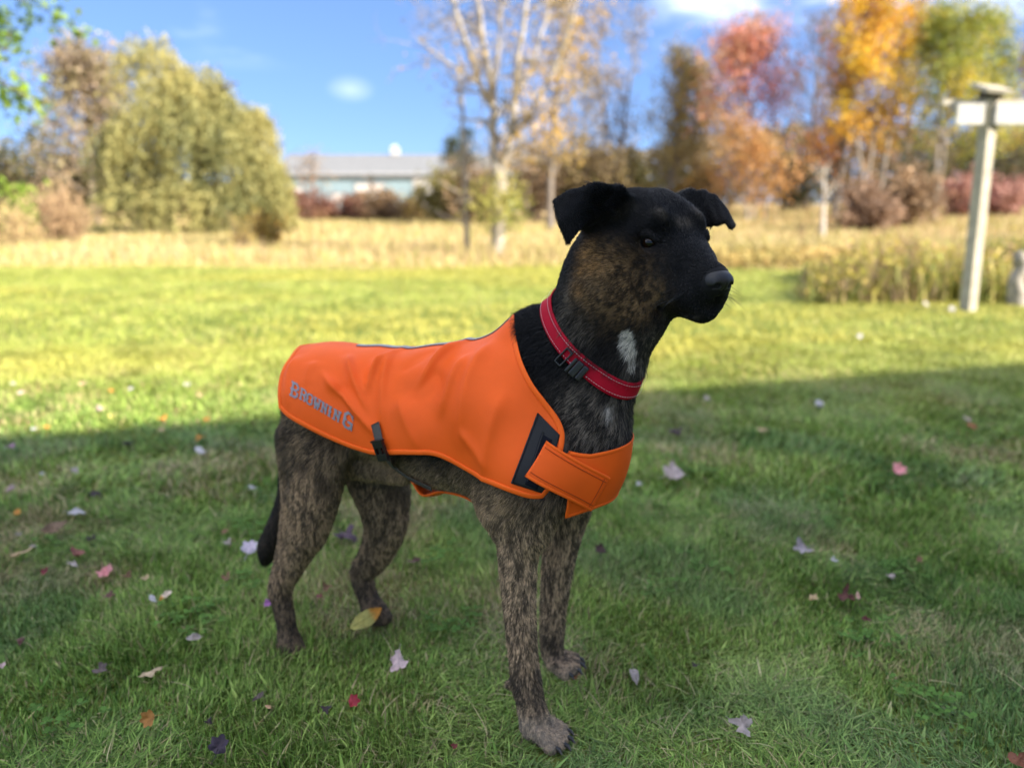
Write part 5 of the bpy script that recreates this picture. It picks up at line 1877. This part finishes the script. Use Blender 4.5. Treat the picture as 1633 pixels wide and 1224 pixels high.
# side-release buckle and its webbing
tabc = px_vest(resample([(602, 673), (613, 712)], 14), 0.004)
ribbon(tabc, field_n(tabc), 0.0085, 0.0014, 'webbing_tab', m_grey_web, vest)
for q in ((600, 674), (613, 700)):
    c0 = px_vest([q], 0.0055)[0]; n0 = field_n(c0[None])[0]
bk = MB()
c0 = px_vest(resample([(609, 700), (616, 727)], 5), 0.0075)
n0 = field_n(c0)[2]
tx = c0[4] - c0[0]; ln = np.linalg.norm(tx); tx /= ln
sx = np.cross(n0, tx); sx /= np.linalg.norm(sx); n0 = np.cross(tx, sx)
Rb = np.stack([sx, tx, n0], 1)
cm = c0[2]
bk.box(cm - tx * 0.010, (0.021, 0.010, 0.006), Rb, bev=0.0015)
bk.box(cm + tx * 0.010, (0.021, 0.011, 0.006), Rb, bev=0.0015)
for sg in (-1, 1):
    bk.box(cm + sx * sg * 0.0092, (0.0030, 0.019, 0.0052), Rb, bev=0.0008)
bk.box(cm, (0.006, 0.017, 0.0045), Rb, bev=0.0008)
bk.box(cm - tx * 0.0165, (0.024, 0.003, 0.007), Rb, bev=0.001)
mesh_np('buckle', vw(np.concatenate(bk.v)), [np.concatenate(x) for x in (bk.q, bk.t) if x], m_plastic, vest, False)
low = np.concatenate([px_body([(617, 729)], 0.012, vf), px_body(resample([(624, 742), (650, 762), (688, 780)], 10), 0.008, fd)])
low = resample(catmull(low, 4), 30)
for _ in range(4):
    low[1:-1] = 0.25 * (low[:-2] + 2 * low[1:-1] + low[2:])
ribbon(low, field_n(low, fd), 0.0095, 0.0014, 'belly_webbing', m_grey_web, vest)

# ================================================================== collar
_pn, _pt2 = P(902, 490)[0], P(1017, 616)[0]      # nape and throat, on the mid plane
cC = 0.5 * (_pn + _pt2)
e1 = (_pt2 - _pn) / np.linalg.norm(_pt2 - _pn)
e2 = np.array([0.0, -math.cos(R(14)), 0.0]) - math.sin(R(14)) * np.cross(e1, [0, -1.0, 0]) * np.sign(np.cross(e1, [0, -1.0, 0])[2])
cn = np.cross(e1, e2)
if cn[2] < 0: cn = -cn
NCO = 160
ca_ = np.linspace(0, 2 * np.pi, NCO, endpoint=False)


def collar_ring(shift, off):
    d = np.cos(ca_)[:, None] * e1 + np.sin(ca_)[:, None] * e2
    o = np.broadcast_to(cC + cn * shift, d.shape)
    q = march(fd, o + 0.112 * d, -d, off, 60, 0.0, 0.112)
    r = np.linalg.norm(q - o, axis=1)
    for _ in range(10):
        r = 0.25 * (np.roll(r, 1) + 2 * r + np.roll(r, -1))
    return o + r[:, None] * d


HW = 0.0108
rows = [collar_ring(x, 0.006) for x in np.linspace(-HW, HW, 7)]
rg = np.stack(rows, 1)
COLLAR_BASE = d2w(cC)
m_red = mat('red_nylon_webbing', (0.40, 0.004, 0.020), 0.65, 0.15, bump=0.5, bscale=1100, noise=0.1, nscale=60)
m_white = mat('white_reflective_thread', (0.60, 0.55, 0.56), 0.5, 0.4)
collar = empty('dog_collar', COLLAR_BASE)
tag(collar, 'red webbing collar with white stitching and black buckle on the dog neck', 'dog collar')


def cw(p):
    return d2w(p) - COLLAR_BASE


band = solid(mesh_np('band', cw(rg.reshape(-1, 3)), grid_faces(NCO, 7, close_u=True), m_red, collar), 0.0022, 1.0)
st_ = MB()
for row in (1, 5):
    c = resample(np.concatenate([rg[:, row], rg[:1, row]]), 241)
    n = fd.grad(c)
    for i in range(0, 239, 2):
        q = c[i:i + 2] + n[i:i + 2] * 0.0026
        q[1] = q[0] + (q[1] - q[0]) * 1.1
        st_.tube(q, 0.00032, 5)
mesh_np('stitching', cw(np.concatenate(st_.v)), [np.concatenate(x) for x in (st_.q, st_.t)], m_white, collar, True)['kind'] = 'stuff'


def ring_frame(px, py, off):
    c = px_body([(px, py)], off, fd)[0]
    n = fd.grad(c[None], 0.01)[0]
    w = cn - n * (cn @ n); w /= np.linalg.norm(w)
    return c, np.stack([np.cross(w, n), w, n], 1)


sb = MB()
c, Rm = ring_frame(899, 569, 0.0085)     # slider frame
for sg in (-1, 1):
    sb.box(c + Rm[:, 1] * sg * 0.0122, (0.011, 0.0024, 0.004), Rm, bev=0.001)
    sb.box(c + Rm[:, 0] * sg * 0.0050, (0.0022, 0.0255, 0.004), Rm, bev=0.001)
mesh_np('slider', cw(np.concatenate(sb.v)), [np.concatenate(x) for x in (sb.q, sb.t) if x], m_plastic, collar, False)
bb = MB()
for px, py, w, hgt in ((919, 588, 0.010, 0.0235), (928, 595, 0.008, 0.0225), (911, 582, 0.005, 0.024)):
    c, Rm = ring_frame(px, py, 0.0085)
    bb.box(c, (w, hgt, 0.006), Rm, bev=0.002)
mesh_np('buckle', cw(np.concatenate(bb.v)), [np.concatenate(x) for x in (bb.q, bb.t) if x], m_plastic, collar, False)
# ================================================================== the dog's coat of hair
def in_poly(p, poly):
    x, y = p[:, 0], p[:, 1]
    ins = np.zeros(len(p), bool)
    x0, y0 = poly[-1]
    for x1, y1 in poly:
        c = ((y1 > y) != (y0 > y))
        with np.errstate(divide='ignore', invalid='ignore'):
            xi = (x0 - x1) * (y - y1) / (y0 - y1) + x1
        ins ^= c & (x < xi)
        x0, y0 = x1, y1
    return ins


def covered(p):
    """points of the body under the vest or the collar"""
    st = to_st(p)
    st[:, 1] = np.abs(st[:, 1])
    poly = np.concatenate([[[e_top[0, 0], -0.1], [e_top[-1, 0] + 0.007, -0.1]], resample(e_front + [0.007, 0], 40), resample(e_bot, 60)[::-1], resample(e_rear, 24)[::-1]])
    r = np.linalg.norm(np.stack([p[:, 1], p[:, 2] - zc(p[:, 0])], 1), axis=1)
    c = in_poly(st, poly) & (p[:, 2] > 0.30)
    fz = to_fz(p)
    front = np.hypot(p[:, 0] - S0, p[:, 1]) < 0.2
    zt = np.interp(fz[:, 0], PHN[::-1], z_top[::-1]); zb = np.interp(fz[:, 0], PHN[::-1], z_bot[::-1])
    c |= front & (fz[:, 0] < PHN[0]) & (fz[:, 0] > -1.45) & (fz[:, 1] < zt - 0.004) & (fz[:, 1] > zb)
    for sg in (1, -1):
        c |= front & in_poly(np.stack([fz[:, 0] * sg, fz[:, 1]], 1), _st)
    h = (p - cC) @ cn
    rr = np.linalg.norm(p - cC - h[:, None] * cn, axis=1)
    c |= (np.abs(h) < HW + 0.001) & (rr < 0.115)
    return c


def grow(nh):
    tri = np.concatenate([df_[:, [0, 1, 2]], df_[:, [0, 2, 3]]])
    A = dv[tri[:, 0]]; Bv = dv[tri[:, 1]] - A; Cv = dv[tri[:, 2]] - A
    ar = np.linalg.norm(np.cross(Bv, Cv), axis=1)
    cen = A + (Bv + Cv) / 3
    hd = np.linalg.norm(cen - HC, axis=1)
    dens = ar * np.where(hd < 0.15, 2.2, 1.0) * np.where(cen[:, 1] > 0.05, 0.55, 1.0)
    k = RNG.choice(len(tri), nh, p=dens / dens.sum())
    a, b = RNG.random(nh), RNG.random(nh)
    fl = a + b > 1
    a[fl], b[fl] = 1 - a[fl], 1 - b[fl]
    p = A[k] + a[:, None] * Bv[k] + b[:, None] * Cv[k]
    keep = ~covered(p)
    l = (p - HC) @ HR / HS
    for s_ in (-1, 1):      # none on the eyes or the nose
        keep &= np.linalg.norm(l - [0.032, 0.040 * s_, 0.016], axis=1) > 0.0115
    keep &= np.linalg.norm((l - [0.116, 0, -0.014]) / [1, 1.25, 1], axis=1) > 0.0175
    p, l = p[keep], l[keep]
    n = fd.grad(p, 0.003)
    m = len(p)
    hd = np.linalg.norm(p - HC, axis=1)
    z, s = p[:, 2], p[:, 0]
    headw = (1 - ss(0.13, 0.17, hd))[:, None]
    legw = (1 - ss(0.30, 0.42, z))[:, None]
    flow_t = np.tile([-0.75, 0, -0.65], (m, 1))
    nk = (ss(-0.02, 0.1, s) * ss(0.5, 0.6, z))[:, None]
    flow_t = flow_t * (1 - nk) + nk * np.array([-0.35, 0, -0.95])
    flow = flow_t * (1 - legw) + legw * np.array([-0.1, 0, -1.0])
    hl = (l - [0.13, 0, -0.01]); hl /= np.linalg.norm(hl, axis=1)[:, None] + 1e-6
    flow = flow * (1 - headw) + headw * (hl @ HR.T + [0, 0, -0.25])
    whirl = np.stack([vnoise(p * 22, 31) - .5, vnoise(p * 22, 32) - .5, vnoise(p * 22, 33) - .5], 1)
    flow = flow + 0.7 * whirl
    flow -= n * (flow * n).sum(1)[:, None]
    flow /= np.linalg.norm(flow, axis=1)[:, None] + 1e-6
    muz = ss(0.03, 0.07, l[:, 0]) * headw[:, 0]
    L = 0.0125 * (1 - headw[:, 0]) * (1 - legw[:, 0]) + 0.0062 * legw[:, 0] * (1 - headw[:, 0]) + (0.0068 - 0.004 * muz) * headw[:, 0]
    nkk = nk[:, 0] * (1 - headw[:, 0])
    L = L * (1 + 0.5 * nkk)
    ear = (hd < 0.2) & (fd.sample(p - n * 0.009) > -0.004)
    L = np.where(ear & (hd < 0.25) & (z > 0.62), 0.0032, L)
    L = np.where(z < 0.055, L * 0.55, L)
    L = L * RNG.uniform(0.6, 1.25, m)
    lift = (0.30 + 0.25 * RNG.random(m))[:, None]
    jit = RNG.normal(0, 0.14, (m, 3))
    d0 = flow + n * lift * 1.5 + jit
    d0 /= np.linalg.norm(d0, axis=1)[:, None]
    d1 = flow + n * lift * 0.3 + jit * 1.3 + [0, 0, -0.1]
    d1 /= np.linalg.norm(d1, axis=1)[:, None]
    Lc = L[:, None]
    pts = np.stack([p - n * 0.0006, p + d0 * Lc * 0.38, p + d0 * Lc * 0.38 + (0.5 * d0 + 0.5 * d1) * Lc * 0.32, p + d0 * Lc * 0.38 + (0.5 * d0 + 0.5 * d1) * Lc * 0.32 + d1 * Lc * 0.34], 1)
    c = coat(p, RNG.uniform(-0.13, 0.13, m))
    v = RNG.uniform(0.4, 1.75, m)[:, None]
    c = c * v
    gr = (RNG.random(m) < 0.03 * (0.25 + muz))[:, None]
    c = np.where(gr, np.array([0.07, 0.065, 0.06]), c)
    rad = np.stack([np.full(m, 0.00028), np.full(m, 0.00025), np.full(m, 0.00018), np.full(m, 0.00004)], 1)
    return pts, c, rad * np.where(ear, 0.8, 1.0)[:, None]


m_fur = mat('dog_hair', rough=0.32, spec=0.22, attr=True)


def hair_object(name, pts, c, rad, m, parent=None, base=np.zeros(3)):
    hc = bpy.data.hair_curves.new(name)
    n, k = pts.shape[:2]
    hc.add_curves([k] * n)
    hc.attributes['position'].data.foreach_set('vector', (pts - base).astype(np.float32).ravel())
    r = hc.attributes.get('radius') or hc.attributes.new('radius', 'FLOAT', 'POINT')
    r.data.foreach_set('value', rad.astype(np.float32).ravel())
    a = hc.attributes.new('col', 'FLOAT_COLOR', 'CURVE')
    cc = np.ones((n, 4), np.float32); cc[:, :3] = c
    a.data.foreach_set('color', cc.ravel())
    o = bpy.data.objects.new(name, hc)
    hc.materials.append(m)
    COL.objects.link(o)
    if parent: o.parent = parent
    return o


fp, fc_, fr = grow(380000)
fur = hair_object('fur', d2w(fp), fc_, fr, m_fur, dog, DOG_BASE)
fur['kind'] = 'stuff'

# whiskers
wr = np.random.default_rng(9)
wp = []
for k in range(26):
    sd_ = 1 if k % 2 else -1
    b = np.array([wr.uniform(0.065, 0.100), (0.034 - 0.010 * wr.random()) * sd_, wr.uniform(-0.045, -0.022)])
    d = np.array([wr.uniform(-0.1, 0.5), sd_ * 1.0, wr.uniform(-0.55, 0.05)]); d /= np.linalg.norm(d)
    Lw = wr.uniform(0.022, 0.042)
    wp.append([H(*(b + d * Lw * t + np.array([-0.25, 0, -0.35]) * Lw * t * t * 0.5)) for t in (0, 0.35, 0.7, 1.0)])
wk = hair_object('whiskers', d2w(np.array(wp)), np.tile([0.03, 0.03, 0.03], (26, 1)), np.tile([0.00028, 0.00024, 0.00016, 0.00004], (26, 1)), m_fur, dog, DOG_BASE)
wk['kind'] = 'stuff'
# ================================================================== fallen leaves
m_fallen = mat('fallen_leaf', rough=0.6, spec=0.35, attr=True, transl=0.12, noise=0.22, nscale=90, bump=0.4, bscale=300)
LW = (0.50, 0.47, 0.48); LP = (0.50, 0.35, 0.33); LPK = (0.66, 0.26, 0.26); LT_ = (0.50, 0.36, 0.20); LBR = (0.20, 0.11, 0.055)
LDK = (0.045, 0.030, 0.030); LPU = (0.050, 0.035, 0.050); LOR = (0.62, 0.27, 0.05); LGR = (0.36, 0.30, 0.27); LRD = (0.36, 0.03, 0.045); LYG = (0.50, 0.44, 0.12); LMV = (0.40, 0.22, 0.33)


def leaf_mesh(kind, seed, curl):
    rng = np.random.default_rng(seed)
    n = 48
    a = np.linspace(0, 2 * np.pi, n, endpoint=False)
    ox = oy = None
    if kind == 'maple':
        lob = np.zeros(n)
        for c, s, w in ((0, 1.0, 0.26), (0.85, 0.88, 0.24), (-0.85, 0.88, 0.24), (1.75, 0.62, 0.26), (-1.75, 0.62, 0.26)):
            d = np.abs((a - c + np.pi) % (2 * np.pi) - np.pi)
            lob = np.maximum(lob, s * np.clip(1 - d / (w * 2.3), 0, 1) ** 0.75)
        r = 0.26 + 0.27 * lob + 0.03 * np.abs(np.sin(a * 9)) * lob
    elif kind == 'oval':
        ox, oy = 0.5 * np.cos(a), 0.23 * np.sin(a) * np.abs(np.sin(a)) ** 0.55 * (1 - 0.25 * np.cos(a)) + 0.006 * np.sin(a * 19)
        r = 0.5 / np.sqrt(np.cos(a) ** 2 + (np.sin(a) / 0.44) ** 2) + 0.012 * np.sin(a * 17)
    else:       # torn
        r = 0.36 + 0.07 * np.sin(3 * a + rng.random() * 6) + 0.06 * np.sin(5 * a + rng.random() * 6) + 0.03 * rng.normal(size=n)
        r[rng.integers(0, n):][:5] *= 0.55
    if ox is None:
        ox, oy = r * np.cos(a), r * np.sin(a)
    vs = [[0, 0, 0]]
    for k in (0.35, 0.7, 1.0):
        vs += [[k * ox[i], k * oy[i], 0] for i in range(n)]
    v = np.array(vs, float)
    b = fbm(np.stack([v[:, 0] * 4, v[:, 1] * 4, v[:, 0] * 0 + seed], 1), 2, seed % 50) - 0.5
    v[:, 2] = curl * (v[:, 1] ** 2 * 1.6 - 0.1 + v[:, 0] ** 2 * 0.5 * np.sign(rng.normal())) + 0.30 * b * (0.4 + curl) - 0.02 * np.exp(-(v[:, 1] / 0.03) ** 2)
    tr = [[0, 1 + i, 1 + (i + 1) % n] for i in range(n)]
    q = [[1 + k * n + i, 1 + (k + 1) * n + i, 1 + (k + 1) * n + (i + 1) % n, 1 + k * n + (i + 1) % n] for k in (0, 1) for i in range(n)]
    # stalk
    st, sf = tube([[-0.05, 0, 0.0], [-0.38, 0, 0.02], [-0.72, 0.06, 0.05]], [0.014, 0.012, 0.010], 5)
    o = len(v)
    v = np.concatenate([v, st])
    return v, [np.concatenate([np.array(q), sf[0] + o]), np.concatenate([np.array(tr), sf[1] + o])]


SG = 'small leaves scattered on the sunlit lawn'
SH = 'small leaves in the shaded grass on the left'
# px, py, width px, colour, shape, tilt towards the camera, label, group
LEAVES = [
    (20, 608, 9, LW, 'torn', 15, 'leftmost small pale leaf on the sunlit lawn', SG), (34, 623, 12, LP, 'torn', 15, 'small pinkish leaf near the left edge of the sunlit lawn', SG),
    (131, 610, 14, LT_, 'torn', 15, 'small tan leaf high on the sunlit lawn between two pale leaves', SG), (178, 620, 10, LOR, 'torn', 15, 'small orange leaf farthest up the sunlit lawn', SG),
    (158, 653, 13, LP, 'torn', 35, 'brightest small pinkish leaf, standing upright above the small yellow leaf', SG), (178, 664, 11, LYG, 'torn', 15, 'small yellow leaf on the sunlit lawn', SG),
    (299, 612, 12, LW, 'torn', 25, 'small pale leaf on the sunlit lawn, the one nearest above the dog vest', SG), (320, 627, 12, LT_, 'torn', 15, 'small tan leaf just below the pale leaf near the vest', SG),
    (285, 653, 11, LBR, 'torn', 15, 'small brown leaf on the sunlit lawn', SG), (258, 668, 16, LOR, 'torn', 15, 'widest small orange leaf on the sunlit lawn, above a tan leaf', SG),
    (328, 669, 13, LOR, 'torn', 15, 'small orange leaf on the sunlit lawn closest to the dog', SG), (256, 686, 12, LT_, 'torn', 20, 'small tan leaf on the shadow edge below an orange leaf', SG),
    (74, 681, 12, LOR, 'torn', 25, 'small orange leaf beside a pale leaf at the left shadow edge', SG), (55, 683, 11, LW, 'torn', 15, 'small pale leaf touching a small orange leaf at the shadow edge', SG),
    (209, 618, 9, LW, 'torn', 20, 'tiniest pale leaf, in the middle of the sunlit lawn on the left', SG), (1371, 538, 11, LW, 'torn', 30, 'lone white leaf on the sunlit lawn right of the dog', None),
    (319, 698, 16, LOR, 'torn', 10, 'orange brown leaf on the shadow edge left of the dog vest', None),
    (319, 720, 26, LW, 'oval', 20, 'pale bluish white leaf just inside the shade left of the dog', None),
    (18, 712, 16, LMV, 'torn', 15, 'mauve leaf near the left edge on the shadow line', None), (206, 707, 20, LDK, 'oval', 10, 'dark leaf on the shadow edge between the two left lawn areas', None),
    (118, 748, 20, LGR, 'oval', 10, 'pale narrow leaf in the upper shade on the left', None), (68, 754, 9, LW, 'torn', 10, 'tiny white leaf in the upper shade on the left below a mauve leaf', None),
    (18, 779, 18, LP, 'torn', 10, 'dull pink leaf at the left edge in the shade', None), (150, 787, 24, LDK, 'oval', 20, 'dark grey curled leaf in the shade on the left', None),
    (29, 818, 13, LOR, 'maple', 40, 'bright orange little leaf standing in the shade at the left', None), (120, 816, 26, LW, 'oval', 20, 'white oval leaf in the shade left of the dog tail', None),
    (88, 845, 40, (0.22, 0.14, 0.085), 'oval', 45, 'long brown curled leaf raised on edge at the left', None), (34, 882, 34, LT_, 'oval', 15, 'tan narrow leaf lying beside the long brown curled leaf', None),
    (52, 871, 12, LGR, 'torn', 15, 'tiny pale leaf touching the long brown curled leaf', None), (29, 852, 11, LGR, 'torn', 15, 'tiny grey leaf left of the long brown curled leaf', None),
    (124, 882, 24, (0.24, 0.09, 0.07), 'torn', 15, 'reddish brown leaf right of the tan narrow leaf', None), (115, 898, 22, LGR, 'oval', 10, 'grey tan leaf just below the reddish brown leaf', None),
    (146, 859, 16, LDK, 'torn', 10, 'tiny dark leaf right of the long brown curled leaf', None), (358, 847, 14, LBR, 'torn', 20, 'brown leaf just above the lilac leaf by the tail', None),
    (361, 865, 18, LGR, 'torn', 10, 'greyish leaf between the brown leaf and the lilac leaf', None), (398, 878, 31, (0.56, 0.47, 0.53), 'maple', 40, 'lilac white leaf touching the tip of the dog tail', None),
    (403, 778, 14, LW, 'torn', 10, 'tiny pale leaf in the shade between tail and hind leg top', None),
    (167, 912, 29, LPK, 'maple', 25, 'coral red leaf in the shade on the left', None), (70, 913, 15, (0.22, 0.04, 0.05), 'torn', 35, 'dark red leaf left of the coral red leaf', None),
    (204, 918, 18, LBR, 'torn', 30, 'brown leaf right of the coral red leaf', None), (232, 920, 15, LT_, 'torn', 10, 'tiny tan leaf farthest right of the coral red leaf', None),
    (175, 950, 20, (0.13, 0.06, 0.045), 'torn', 15, 'dark brown leaf below the coral red leaf', None), (243, 956, 17, LW, 'oval', 50, 'white leaf on edge, left one of a touching pair', None),
    (263, 950, 24, (0.72, 0.58, 0.45), 'oval', 30, 'white leaf with an orange tip, right one of a touching pair', None), (360, 921, 20, LBR, 'torn', 20, 'brown leaf in the grass below the tail tip', None),
    (34, 1019, 17, (0.12, 0.05, 0.04), 'torn', 10, 'dark rusty leaf sunk in the grass near the left edge', None), (307, 1018, 26, LGR, 'oval', 40, 'grey brown leaf leaning in long grass left of the near hind paw', None),
    (161, 1069, 26, (0.16, 0.12, 0.11), 'torn', 30, 'crumpled dark grey leaf left of the flat tan leaf', None), (239, 1072, 38, (0.56, 0.43, 0.27), 'oval', 10, 'flat tan leaf lying on top of the grass at the lower left', None),
    (239, 1150, 32, (0.42, 0.19, 0.045), 'maple', 62, 'rusty orange leaf standing upright at the lower left', None), (333, 1150, 14, LDK, 'torn', 20, 'tiny black leaf above the dark purple leaf', None),
    (349, 1197, 40, LPU, 'maple', 50, 'dark purple leaf at the bottom left of the photo', None), (3, 1061, 16, LP, 'torn', 25, 'pale pink leaf cut by the left edge of the photo', None),
    (411, 1111, 22, (0.12, 0.09, 0.08), 'oval', 15, 'grey brown leaf beside a tiny tan leaf at the bottom', None), (427, 1126, 13, (0.55, 0.32, 0.18), 'oval', 20, 'tiny tan orange leaf left of the red leaf', None),
    (425, 963, 17, (0.36, 0.14, 0.36), 'maple', 30, 'purple leaf just left of the near hind hock', None), (522, 936, 20, LBR, 'torn', 20, 'brown leaf between the two hind legs', None), (508, 951, 14, (0.2, 0.06, 0.05), 'torn', 15, 'tiny dark red leaf between the two hind legs', None),
    (590, 983, 56, LYG, 'oval', 50, 'yellow green leaf with an orange tip propped over the far hind paw', None), (636, 1060, 36, (0.66, 0.49, 0.48), 'torn', 50, 'torn pinkish white leaf between hind and front legs', None),
    (562, 1120, 24, LRD, 'maple', 45, 'bright crimson leaf low in the grass left of the front paw', None), (520, 1131, 20, LDK, 'torn', 20, 'dark crumpled leaf left of the crimson leaf', None),
    (725, 1189, 14, (0.16, 0.03, 0.03), 'torn', 15, 'tiny dark red leaf at the bottom left of the near front paw', None), (551, 853, 40, (0.09, 0.055, 0.075), 'torn', 15, 'dark purple grey leaf seen between the hind legs', None),
    (661, 895, 22, (0.10, 0.05, 0.04), 'torn', 15, 'dark brown leaf right of the far hind leg', None), (960, 878, 24, (0.05, 0.025, 0.02), 'maple', 25, 'blackish brown leaf right of the far front leg', None),
    (914, 1071, 34, (0.34, 0.13, 0.05), 'torn', 30, 'rust brown leaf under the toes of the far front paw', None), (1012, 1075, 32, LGR, 'oval', 20, 'grey folded leaf right of the far front paw', None),
    (1184, 1161, 40, (0.40, 0.33, 0.30), 'torn', 45, 'torn grey leaf near the bottom right of the front paw', None), (1108, 1060, 12, LDK, 'torn', 15, 'tiny dark leaf between the two grey leaves', None),
    (1298, 954, 18, LT_, 'torn', 10, 'tan leaf left of the dark red leaf on the right', None), (1350, 952, 32, (0.10, 0.035, 0.025), 'torn', 20, 'dark red brown leaf in the shaded grass on the right', None),
    (1368, 951, 14, (0.62, 0.40, 0.32), 'oval', 45, 'pink upturned leaf beside the dark red brown leaf', None), (1381, 988, 18, (0.12, 0.03, 0.03), 'torn', 10, 'dark red leaf sunk in the grass below the pink upturned leaf', None),
    (1420, 918, 16, LGR, 'torn', 15, 'small grey leaf in the shade at the right', None), (1624, 1215, 34, (0.26, 0.10, 0.055), 'torn', 35, 'red brown leaf in the bottom right corner', None),
    (1076, 689, 26, (0.06, 0.04, 0.04), 'torn', 20, 'dark leaf in the shade just right of the vest front', None), (1128, 632, 14, LGR, 'torn', 15, 'small pale leaf near the shadow edge right of the collar', None),
    (1306, 644, 25, LW, 'oval', 20, 'bluish white leaf near the shadow edge on the right', None), (1217, 685, 18, LT_, 'oval', 20, 'tan leaf in the shade between the dark leaf and the pink leaf', None),
    (1074, 757, 44, (0.50, 0.40, 0.37), 'maple', 22, 'large grey tan leaf right of the chest strap', None), (1432, 752, 27, (0.74, 0.30, 0.30), 'maple', 35, 'bright pink leaf alone in the shade on the right', None),
    (1543, 667, 15, LP, 'torn', 15, 'pale leaf just above an orange brown leaf at the far right', None), (1548, 679, 16, (0.42, 0.17, 0.08), 'torn', 20, 'orange brown leaf in the shade at the far right', None),
    (1279, 878, 32, (0.30, 0.26, 0.27), 'torn', 25, 'grey curled leaf in the middle of the shaded lawn on the right', None), (1331, 893, 13, LW, 'torn', 15, 'tiny pale leaf right of the grey curled leaf', None),
    (1019, 771, 11, LW, 'torn', 15, 'tiny white leaf beside the large grey tan leaf', None), (1467, 893, 17, LBR, 'torn', 10, 'small brown leaf in the shade below the pink leaf', None),
    (1519, 495, 12, LW, 'torn', 40, 'white leaf on the lawn left of the wooden post', None), (1476, 485, 10, LW, 'torn', 40, 'small white leaf at the edge of the tall grass', None),
]
for i, (px, py, w, c, kind, tilt, lab, grp) in enumerate(LEAVES):
    rng = np.random.default_rng(500 + i)
    zt = 0.016 if py > 640 else 0.03
    q = on_ground(px, py, zt)
    q[2] = zt if py > 640 else float(ground_z(q[0], q[1])) + zt
    size = w * q[1] / FPX * (1.08 if kind != 'torn' else 1.15)
    v, f = leaf_mesh(kind, 900 + i, {'maple': 0.65, 'oval': 0.9, 'torn': 0.85}[kind])
    col_ = np.array(c) * rng.uniform(0.9, 1.1)
    vc = np.tile(col_, (len(v), 1)) * (0.55 + 0.8 * fbm(v * 7 + i, 3, 3))[:, None]
    if 'orange tip' in lab:
        m_ = ss(0.12, 0.22, v[:, 0])[:, None]; vc = vc * (1 - m_) + np.array([0.62, 0.27, 0.04]) * m_
    o = mesh_np('fallen_leaf', v * size, f, m_fallen, None, True, col=vc)
    a = rng.random() * 6.28
    if 'propped' in lab: a, q = 0.62, q + [0, -0.035, 0.004]
    if 'long brown' in lab: a = 0.45
    o.location = q + [0, 0, 0.25 * size * math.sin(R(tilt))]
    o.rotation_euler = (Matrix.Rotation(R(tilt), 3, 'X') @ Matrix.Rotation(a, 3, 'Z')).to_euler()
    tag(o, lab, 'leaf', grp or 'fallen leaves on the lawn')
